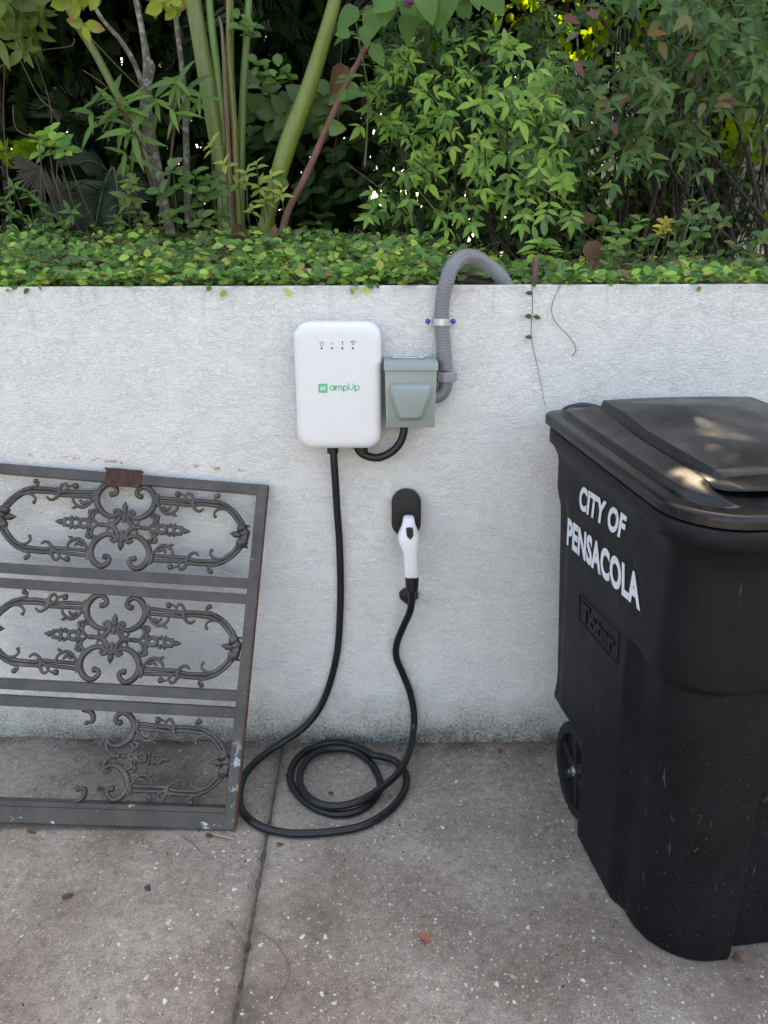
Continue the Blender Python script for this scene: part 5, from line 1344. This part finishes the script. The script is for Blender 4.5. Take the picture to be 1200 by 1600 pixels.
for (a_, b_) in (((175, 262), (150, 355)), ((178, 262), (190, 345)), ((160, 300), (95, 345)), ((165, 290), (110, 300)), ((170, 275), (215, 320)), ((165, 320), (130, 380)), ((150, 300), (60, 370)), ((172, 270), (120, 262))):
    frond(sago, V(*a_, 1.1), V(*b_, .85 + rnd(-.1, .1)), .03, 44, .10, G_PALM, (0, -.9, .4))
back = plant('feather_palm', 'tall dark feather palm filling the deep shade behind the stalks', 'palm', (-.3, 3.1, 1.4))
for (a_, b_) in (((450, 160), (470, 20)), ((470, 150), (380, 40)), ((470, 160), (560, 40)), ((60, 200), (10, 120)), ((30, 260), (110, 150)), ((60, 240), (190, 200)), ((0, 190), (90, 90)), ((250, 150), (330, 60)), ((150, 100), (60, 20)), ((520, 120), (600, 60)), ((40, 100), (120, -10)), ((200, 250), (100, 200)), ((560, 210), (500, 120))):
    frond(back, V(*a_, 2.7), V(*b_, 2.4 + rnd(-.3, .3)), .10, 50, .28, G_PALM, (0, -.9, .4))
fan = plant('dry_fan_leaf', 'dried brown fan palm leaf hanging in the shade at left', 'dead leaf', tuple(V(45, 265, .95)))
Ms = []
for k in range(16): w = R(150 + k * 9); Ms.append(basis(V(66, 262, .95), Vector((math.cos(w), -.1, math.sin(w) * .8)), jit((0, -1, .2), .3), rnd(.10, .14)))
for k in range(5): Ms.append(basis(V(60 + k * 9, 255 + k * 4, .9), Vector((.3, -.1, -1)), jit((0, -1, .2), .4), rnd(.13, .17)))
leaves(fan, Ms, [template(.05, 4, .5, .3, 'strap')], mat('dry_fan', (.055, .042, .03), .8, var=.3), name='leaf_segment')

# ---- dead leaves, twigs in the bed
def dead(label, c0, d, n_, ln, wd, m=M_DRY, name='dead_leaf', cat='dead leaf', grp='dead leaves'):
    me = leaf_mesh('leaf', template(wd, 8, .45, rnd(.3, .8), 'heart', .035), m); o = bpy.data.objects.new(name, me); COL.objects.link(o)
    o.matrix_world = basis(Vector(c0), Vector(d), Vector(n_), ln); tag(o, label, cat, grp); return o
for (lab, px, py, y, d, n_, ln, wd) in (
    ('curled brown leaf at the foot of the thick slanting stalk', 418, 378, .62, (1, 0, -.35), (.2, -1, .5), .085, .30),
    ('brown leaf leaning against the palm stalk feet', 368, 350, .66, (.5, -.1, -1), (-.4, -1, .1), .10, .28),
    ('flat brown leaf on the ground cover above the charger', 490, 432, .10, (1, -.1, .05), (0, -.8, .8), .075, .38),
    ('dry brown leaf lying in the arch of the grey conduit', 722, 420, .28, (1, -.2, -.1), (0, -1, .5), .055, .38),
    ('brown leaf with a bright orange patch on the bed at right', 917, 378, .42, (.55, -.1, -1), (.1, -1, .25), .088, .36),
    ('dull brown leaf hanging behind the reddish cane', 545, 105, .95, (-.8, 0, -.8), (0, -1, .3), .11, .34),
    ('rust brown leaf left of the slanting palm stalk foot', 335, 395, .55, (1, 0, .2), (0, -1, .4), .06, .36),
    ('small dark red leaf low in the ground cover at left edge', 20, 430, .12, (1, 0, .1), (0, -1, .4), .04, .38),
    ('orange leaf tucked in beside the slanting stalk', 425, 372, .60, (.3, -.2, 1), (0, -1, .2), .045, .3),
    ('brown leaf in the shade near the canes', 905, 345, .9, (1, 0, .3), (0, -1, .4), .07, .36),
    ('small brown leaf lying near the right end of the wall top', 1040, 422, .3, (1, 0, .2), (0, -1, .4), .05, .36)):
    mt = M_DRY
    if 'orange' in lab: mt = leafmat('orange_dead_leaf', [(0, (.13, .07, .045)), (1, (.15, .08, .05))], rough=.7, trans=.05, spots=((.50, .15, .035), 34))
    dead(lab, V(px, py, y), d, n_, ln, wd, mt)
stake = thing('cut_stem', 'short brown cut stem standing at the wall top right of the conduit', 'stem', tuple(V(836, 436, .12)))
b = MB(); b.tube([V(836, 445, .12), V(836, 425, .12), V(837, 402, .12)], [.009, .009, .008], 9); b.build('stem', M_REDST, stake)
# vine and tendril that hang down the wall
vine = thing('dangling_vine', 'thin vine with a few round dark leaves dangling down the wall face', 'vine', tuple(V(830, 440, -.01)))
b = MB(); b.tube([V(833, 432, .02), V(831, 440, -.008), V(832, 480, -.008), V(830, 525, -.008), V(838, 565, -.006), V(845, 600, -.006), V(852, 635, -.006)], [.0012, .0011, .001, .001, .0008, .0007, .0006], 5); b.build('stem', M_TWIG, vine)
Ms = [basis(V(px, py, -.012), Vector((dx, -.3, dz)), Vector((0, -1, .3)), .021) for px, py, dx, dz in ((833, 437, .2, -1), (833, 459, -1, .2), (831, 495, -1, .1), (833, 494, 1, -.3), (832, 527, -1, .1))]
leaves(vine, Ms, T_OVAL, G_DARK)
tend = thing('dry_tendril', 'bare brown tendril curling down the wall right of the dangling vine', 'tendril', tuple(V(878, 440, -.01)))
b = MB(); b.tube([V(905, 405, .05), V(884, 418, .02), V(878, 440, -.006), V(863, 475, -.006), V(866, 500, -.006), V(890, 527, -.006), V(900, 545, -.006), V(894, 557, -.006)], .0009, 5); b.build('stem', M_TWIG, tend)
drop = dead('mottled green leaf hanging over the wall edge near the right end', V(1140, 425, .02), (.5, -.5, -1), (0, -1, .5), .045, .30, G_OLIVE, 'overhanging_leaf', 'leaf', 'leaves at the wall edge')
# bare twigs crossing the dark gap at left
root = plant('bare_twigs', 'fine bare twigs criss-crossing the dark gap at left', 'twigs', tuple(V(80, 120, .9)))
for pts in ([(32, 95), (60, 150), (80, 170), (92, 195)], [(50, 75), (75, 150), (81, 190)], [(15, 100), (60, 80), (110, 72), (116, 60)], [(0, 105), (40, 70), (75, 0)], [(130, 110), (160, 130), (178, 150)], [(8, 80), (6, 200), (18, 330)], [(20, 165), (25, 200), (50, 215), (60, 225)], [(45, 22), (95, 16)], [(138, 55), (180, 100), (225, 145)], [(60, 170), (75, 165), (92, 185), (88, 205)], [(535, 20), (532, 120), (527, 200), (520, 260)], [(820, 270), (870, 240), (900, 200)], [(780, 400), (830, 412), (900, 390)], [(880, 410), (905, 405), (912, 420)], [(1070, 400), (1130, 410), (1190, 408)], [(540, 255), (600, 300), (640, 350)]):
    b = MB(); b.tube([V(px, py, .85 + rnd(-.1, .1)) for px, py in pts], .0016, 5); b.build('twig', M_TWIG, root)

# branches with sun shining through their leaves, beyond the dark shrubs
sunlit = plant('backlit_branch', 'sunlit yellow-green leaves shining through the shade at top right of centre', 'branch', tuple(V(850, 40, 2.2)))
Ms = []; tw = MB()
for (px, py) in [(rnd(760, 1000), rnd(-20, 120)) for _ in range(46)] + [(rnd(640, 720), rnd(40, 90)) for _ in range(12)] + [(rnd(-10, 45), rnd(225, 255)) for _ in range(10)] + [(rnd(1120, 1210), rnd(170, 260)) for _ in range(16)]:
    whorl(Ms, None, V(px, py, rnd(2.0, 2.3)), jit((0, .2, -.3), .8), 4, rnd(.06, .10), .9)
for k in range(5): p0 = V(rnd(760, 1000), 190, 2.25); tw.tube([p0, V(rnd(760, 1000), 80, 2.2), V(rnd(740, 1020), -40, 2.2)], [.012, .008, .004], 6)
tw.build('branch_stem', M_DBARK, sunlit); leaves(sunlit, Ms, T_OVAL, leafmat('sun_through_leaf', [(0, (.22, .33, .02)), (.5, (.14, .24, .02)), (1, (.36, .42, .04))], trans=.6), 200)

# ------------------------------------------------------------------ thicket behind and tree crowns added overhead to block the sun
Ms = []
def gapfield(x, z): return noise.noise(Vector((x * 1.6, 3.1, z * 1.8))) + .6 * noise.noise(Vector((x * 4.5, 7.7, z * 4.5)))
for _ in range(90000):
    y = rnd(2.3, 4.6); x = rnd(-1.0 - y, 1.2 + y); z = 1.3 + 3.6 * random.random() ** 1.35
    gf = gapfield(x / (y + 2) * 4.5, z / (y + 2) * 4.5)
    keep = 1.0 if x / (y + 2.0) < -.02 else (1.0 if gf > -.12 else .22)
    if .43 < x / (y + 2.0) < .60 and z < 2.9: keep *= .05
    if .14 < x / (y + 2.0) < .36 and z > 1.4 + .13 * (y + 2): keep *= .40
    if -.04 < x / (y + 2.0) < .03 and 1.6 < z < 2.6: keep *= .8
    if random.random() > keep: continue
    Ms.append(basis(Vector((x, y, z)), jit((0, -.2, -.4), .9), jit((0, -.6, .6), .9), rnd(.08, .17)))
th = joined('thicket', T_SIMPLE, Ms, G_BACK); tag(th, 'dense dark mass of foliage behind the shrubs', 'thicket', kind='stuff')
tb = MB()
for k in range(60):
    y = rnd(2.4, 4.4); x = rnd(-.5 - y, .8 + y); tb.tube([Vector((x, y, 1.2)), Vector((x + rnd(-.2, .2), y, 2.4)), Vector((x + rnd(-.5, .5), y + rnd(-.2, .2), 4.2))], [rnd(.015, .04), .02, .01], 6, sub=3)
tag(tb.build('thicket_stems', M_DBARK), 'dark stems standing inside the background thicket', 'stems', kind='stuff')
holes = []  # sun paths kept open through the added crowns, placing dapples and sunlit leaves
for hx in ((820, 40), (790, 20), (900, 60), (880, 95), (960, 110), (930, 30), (650, 60), (700, 70), (10, 240), (1160, 215), (760, 45), (850, 15)):
    holes.append((V(*hx, 2.15), .10))
for (px, py) in ((1070, 676), (1086, 683), (1112, 690), (1116, 705), (1120, 718), (1072, 707), (1150, 756), (1178, 762)):
    d = ray(px, py); t = (1.075 - CAM.z) / d.z; holes.append((CAM + d * t, rnd(.010, .016)))
for i, (cx2, cy2, cz2, rx, ry, rz, n_, lab) in enumerate(((-2.6, 2.9, 4.1, 2.3, 2.2, 1.5, 15000, 'broad dark evergreen crown added to shade the left part of the bed'), (.4, 3.0, 4.3, 2.2, 2.2, 1.6, 20000, 'dark evergreen crown added to shade the middle of the bed'), (3.4, 3.0, 4.2, 2.3, 2.3, 1.6, 21000, 'leafy crown added over the right part of the bed to block the sun'))):
    tr = thing('added_shade_tree', lab, 'tree', (cx2, cy2 + 1.2, 1.2)); b = MB(); t0 = Vector((cx2, cy2 + 1.2, 1.2))
    b.tube([t0, t0 + Vector((.05, -.1, 1.2)), Vector((cx2 + .1, cy2 + .4, 3.2)), Vector((cx2, cy2, 4.8))], [.14, .11, .08, .03], 10)
    for k in range(9):
        w = k * 2.4; e = Vector((cx2 + rx * .75 * math.cos(w), cy2 + ry * .75 * math.sin(w), cz2 + rnd(-.4, .6))); s0 = Vector((cx2 + .08, cy2 + .5, rnd(2.8, 3.9))); b.tube([s0, s0.lerp(e, .5) + Vector((0, 0, .15)), e], [.04, .025, .01], 6)
    b.build('trunk', M_DBARK, tr); Ms = []
    while len(Ms) < n_:
        v = Vector((rnd(-1, 1), rnd(-1, 1), rnd(-1, 1)))
        if v.length > 1 or random.random() > .35 + .65 * v.length: continue
        p_ = Vector((cx2 + v.x * rx, cy2 + v.y * ry, cz2 + v.z * rz))
        if noise.noise(p_ * 1.3) < -.28: continue
        bad = False
        for hc, hr in holes:
            w_ = p_ - hc; al = w_.dot(SUN_DIR)
            if (w_ - SUN_DIR * al).length < hr + .038: bad = True; break
        if bad: continue
        Ms.append(basis(p_, jit((0, -.2, -.5), .9), jit((0, 0, 1), .7), rnd(.12, .22)))
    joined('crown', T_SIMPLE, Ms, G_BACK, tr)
#@@SPLIT
# ------------------------------------------------------------------ litter on the driveway
def litter(label, px, py, d, n_, ln, wd, m=M_DRY):
    q = GG(px, py, .006); return dead(label, q, d, n_, ln, wd, m, 'fallen_leaf', 'fallen leaf', 'fallen leaves on the driveway')
litter('reddish-brown curled leaf on the driveway between the cable and the bin', 655, 1461, (.8, -.5, .05), (.1, -.2, 1), .030, .33, leafmat('rust_leaf', [(0, (.28, .085, .05)), (1, (.3, .10, .06))], rough=.7, trans=.05))
litter('brown leaf lying against the front corner of the bin', 1146, 1492, (.2, -.9, .3), (-.5, -.5, .6), .026, .32)
litter('thin brown leaf under the gate near the left edge', 42, 1297, (1, -.2, .02), (0, 0, 1), .028, .25)
litter('small rusty leaf on the left slab', 96, 1404, (.8, .6, .05), (0, -.3, 1), .036, .16)
litter('narrow orange-brown leaf near the coiled cable', 431, 1320, (1, .4, .05), (0, 0, 1), .022, .22)
litter('tiny reddish leaf beside the gate foot', 321, 1306, (1, .2, .05), (0, 0, 1), .022, .34)
litter('small brown leaf by the wall foot left of the bin', 777, 1174, (1, .2, .2), (0, -.4, 1), .020, .36)
litter('brown speck of leaf in the slab joint', 387, 1482, (.2, 1, .05), (0, 0, 1), .018, .36)
litter('small dark seed leaf on the left slab', 228, 1384, (.7, -.6, .05), (0, 0, 1), .018, .42, mat('dark_seed', (.05, .045, .035), .8))
litter('brown curled leaf lying inside the gate lattice', 152, 1234, (1, 0, .3), (0, -.6, 1), .022, .35)
litter('pale brown leaf lying inside the coil of cable', 513, 1240, (1, .5, .05), (0, 0, 1), .020, .25)
def gtwig(label, pts, r=.0012, m=M_TWIG):
    b = MB(); b.tube([GG(px, py, .0035 + .002 * (k % 2)) for k, (px, py) in enumerate(pts)], r, 5); tag(b.build('twig', m), label, 'twig', 'twigs on the driveway')
gtwig('pale broken twig at the gate foot', [(322, 1300), (340, 1305), (366, 1311)], .0024, mat('pale_twig', (.38, .27, .22), .8))
gtwig('thin curved brown twig in front of the gate', [(282, 1304), (300, 1316), (314, 1332)], .0008)
gtwig('long thin brown stem across the right slab', [(402, 1455), (430, 1472), (448, 1500), (452, 1525), (440, 1550), (428, 1568)], .0007)
gtwig('fine straight twig crossing the slab joint', [(355, 1437), (372, 1458), (384, 1478)], .0007)
gtwig('curved straw inside the gate lattice', [(287, 1232), (295, 1205), (315, 1188), (333, 1182)], .0014, mat('straw', (.3, .24, .13), .8))
Ms = []
for _ in range(800):
    if random.random() < .5: q = Vector((rnd(-1.2, 1.0), -abs(random.gauss(0, .03)) - .004, 0))
    elif random.random() < .5: q = Vector((rnd(-.55, .15), rnd(-.55, -.02), 0))
    else: q = Vector((rnd(-1.2, 1.2), rnd(-1.2, -.05), 0))
    q.z = ground_z(q.x, q.y) + .0042; Ms.append(basis(q, jit((0, 0, 0), 1) * 1.0 + Vector((.01, 0, 0)), jit((0, 0, 1), .3), rnd(.003, .009)))
tag(joined('leaf_litter', T_SIMPLE, Ms, mat('dark_crumbs', (.035, .026, .02), .9)), 'tiny dark crumbs of leaf and soil scattered on the driveway', 'litter', kind='stuff')
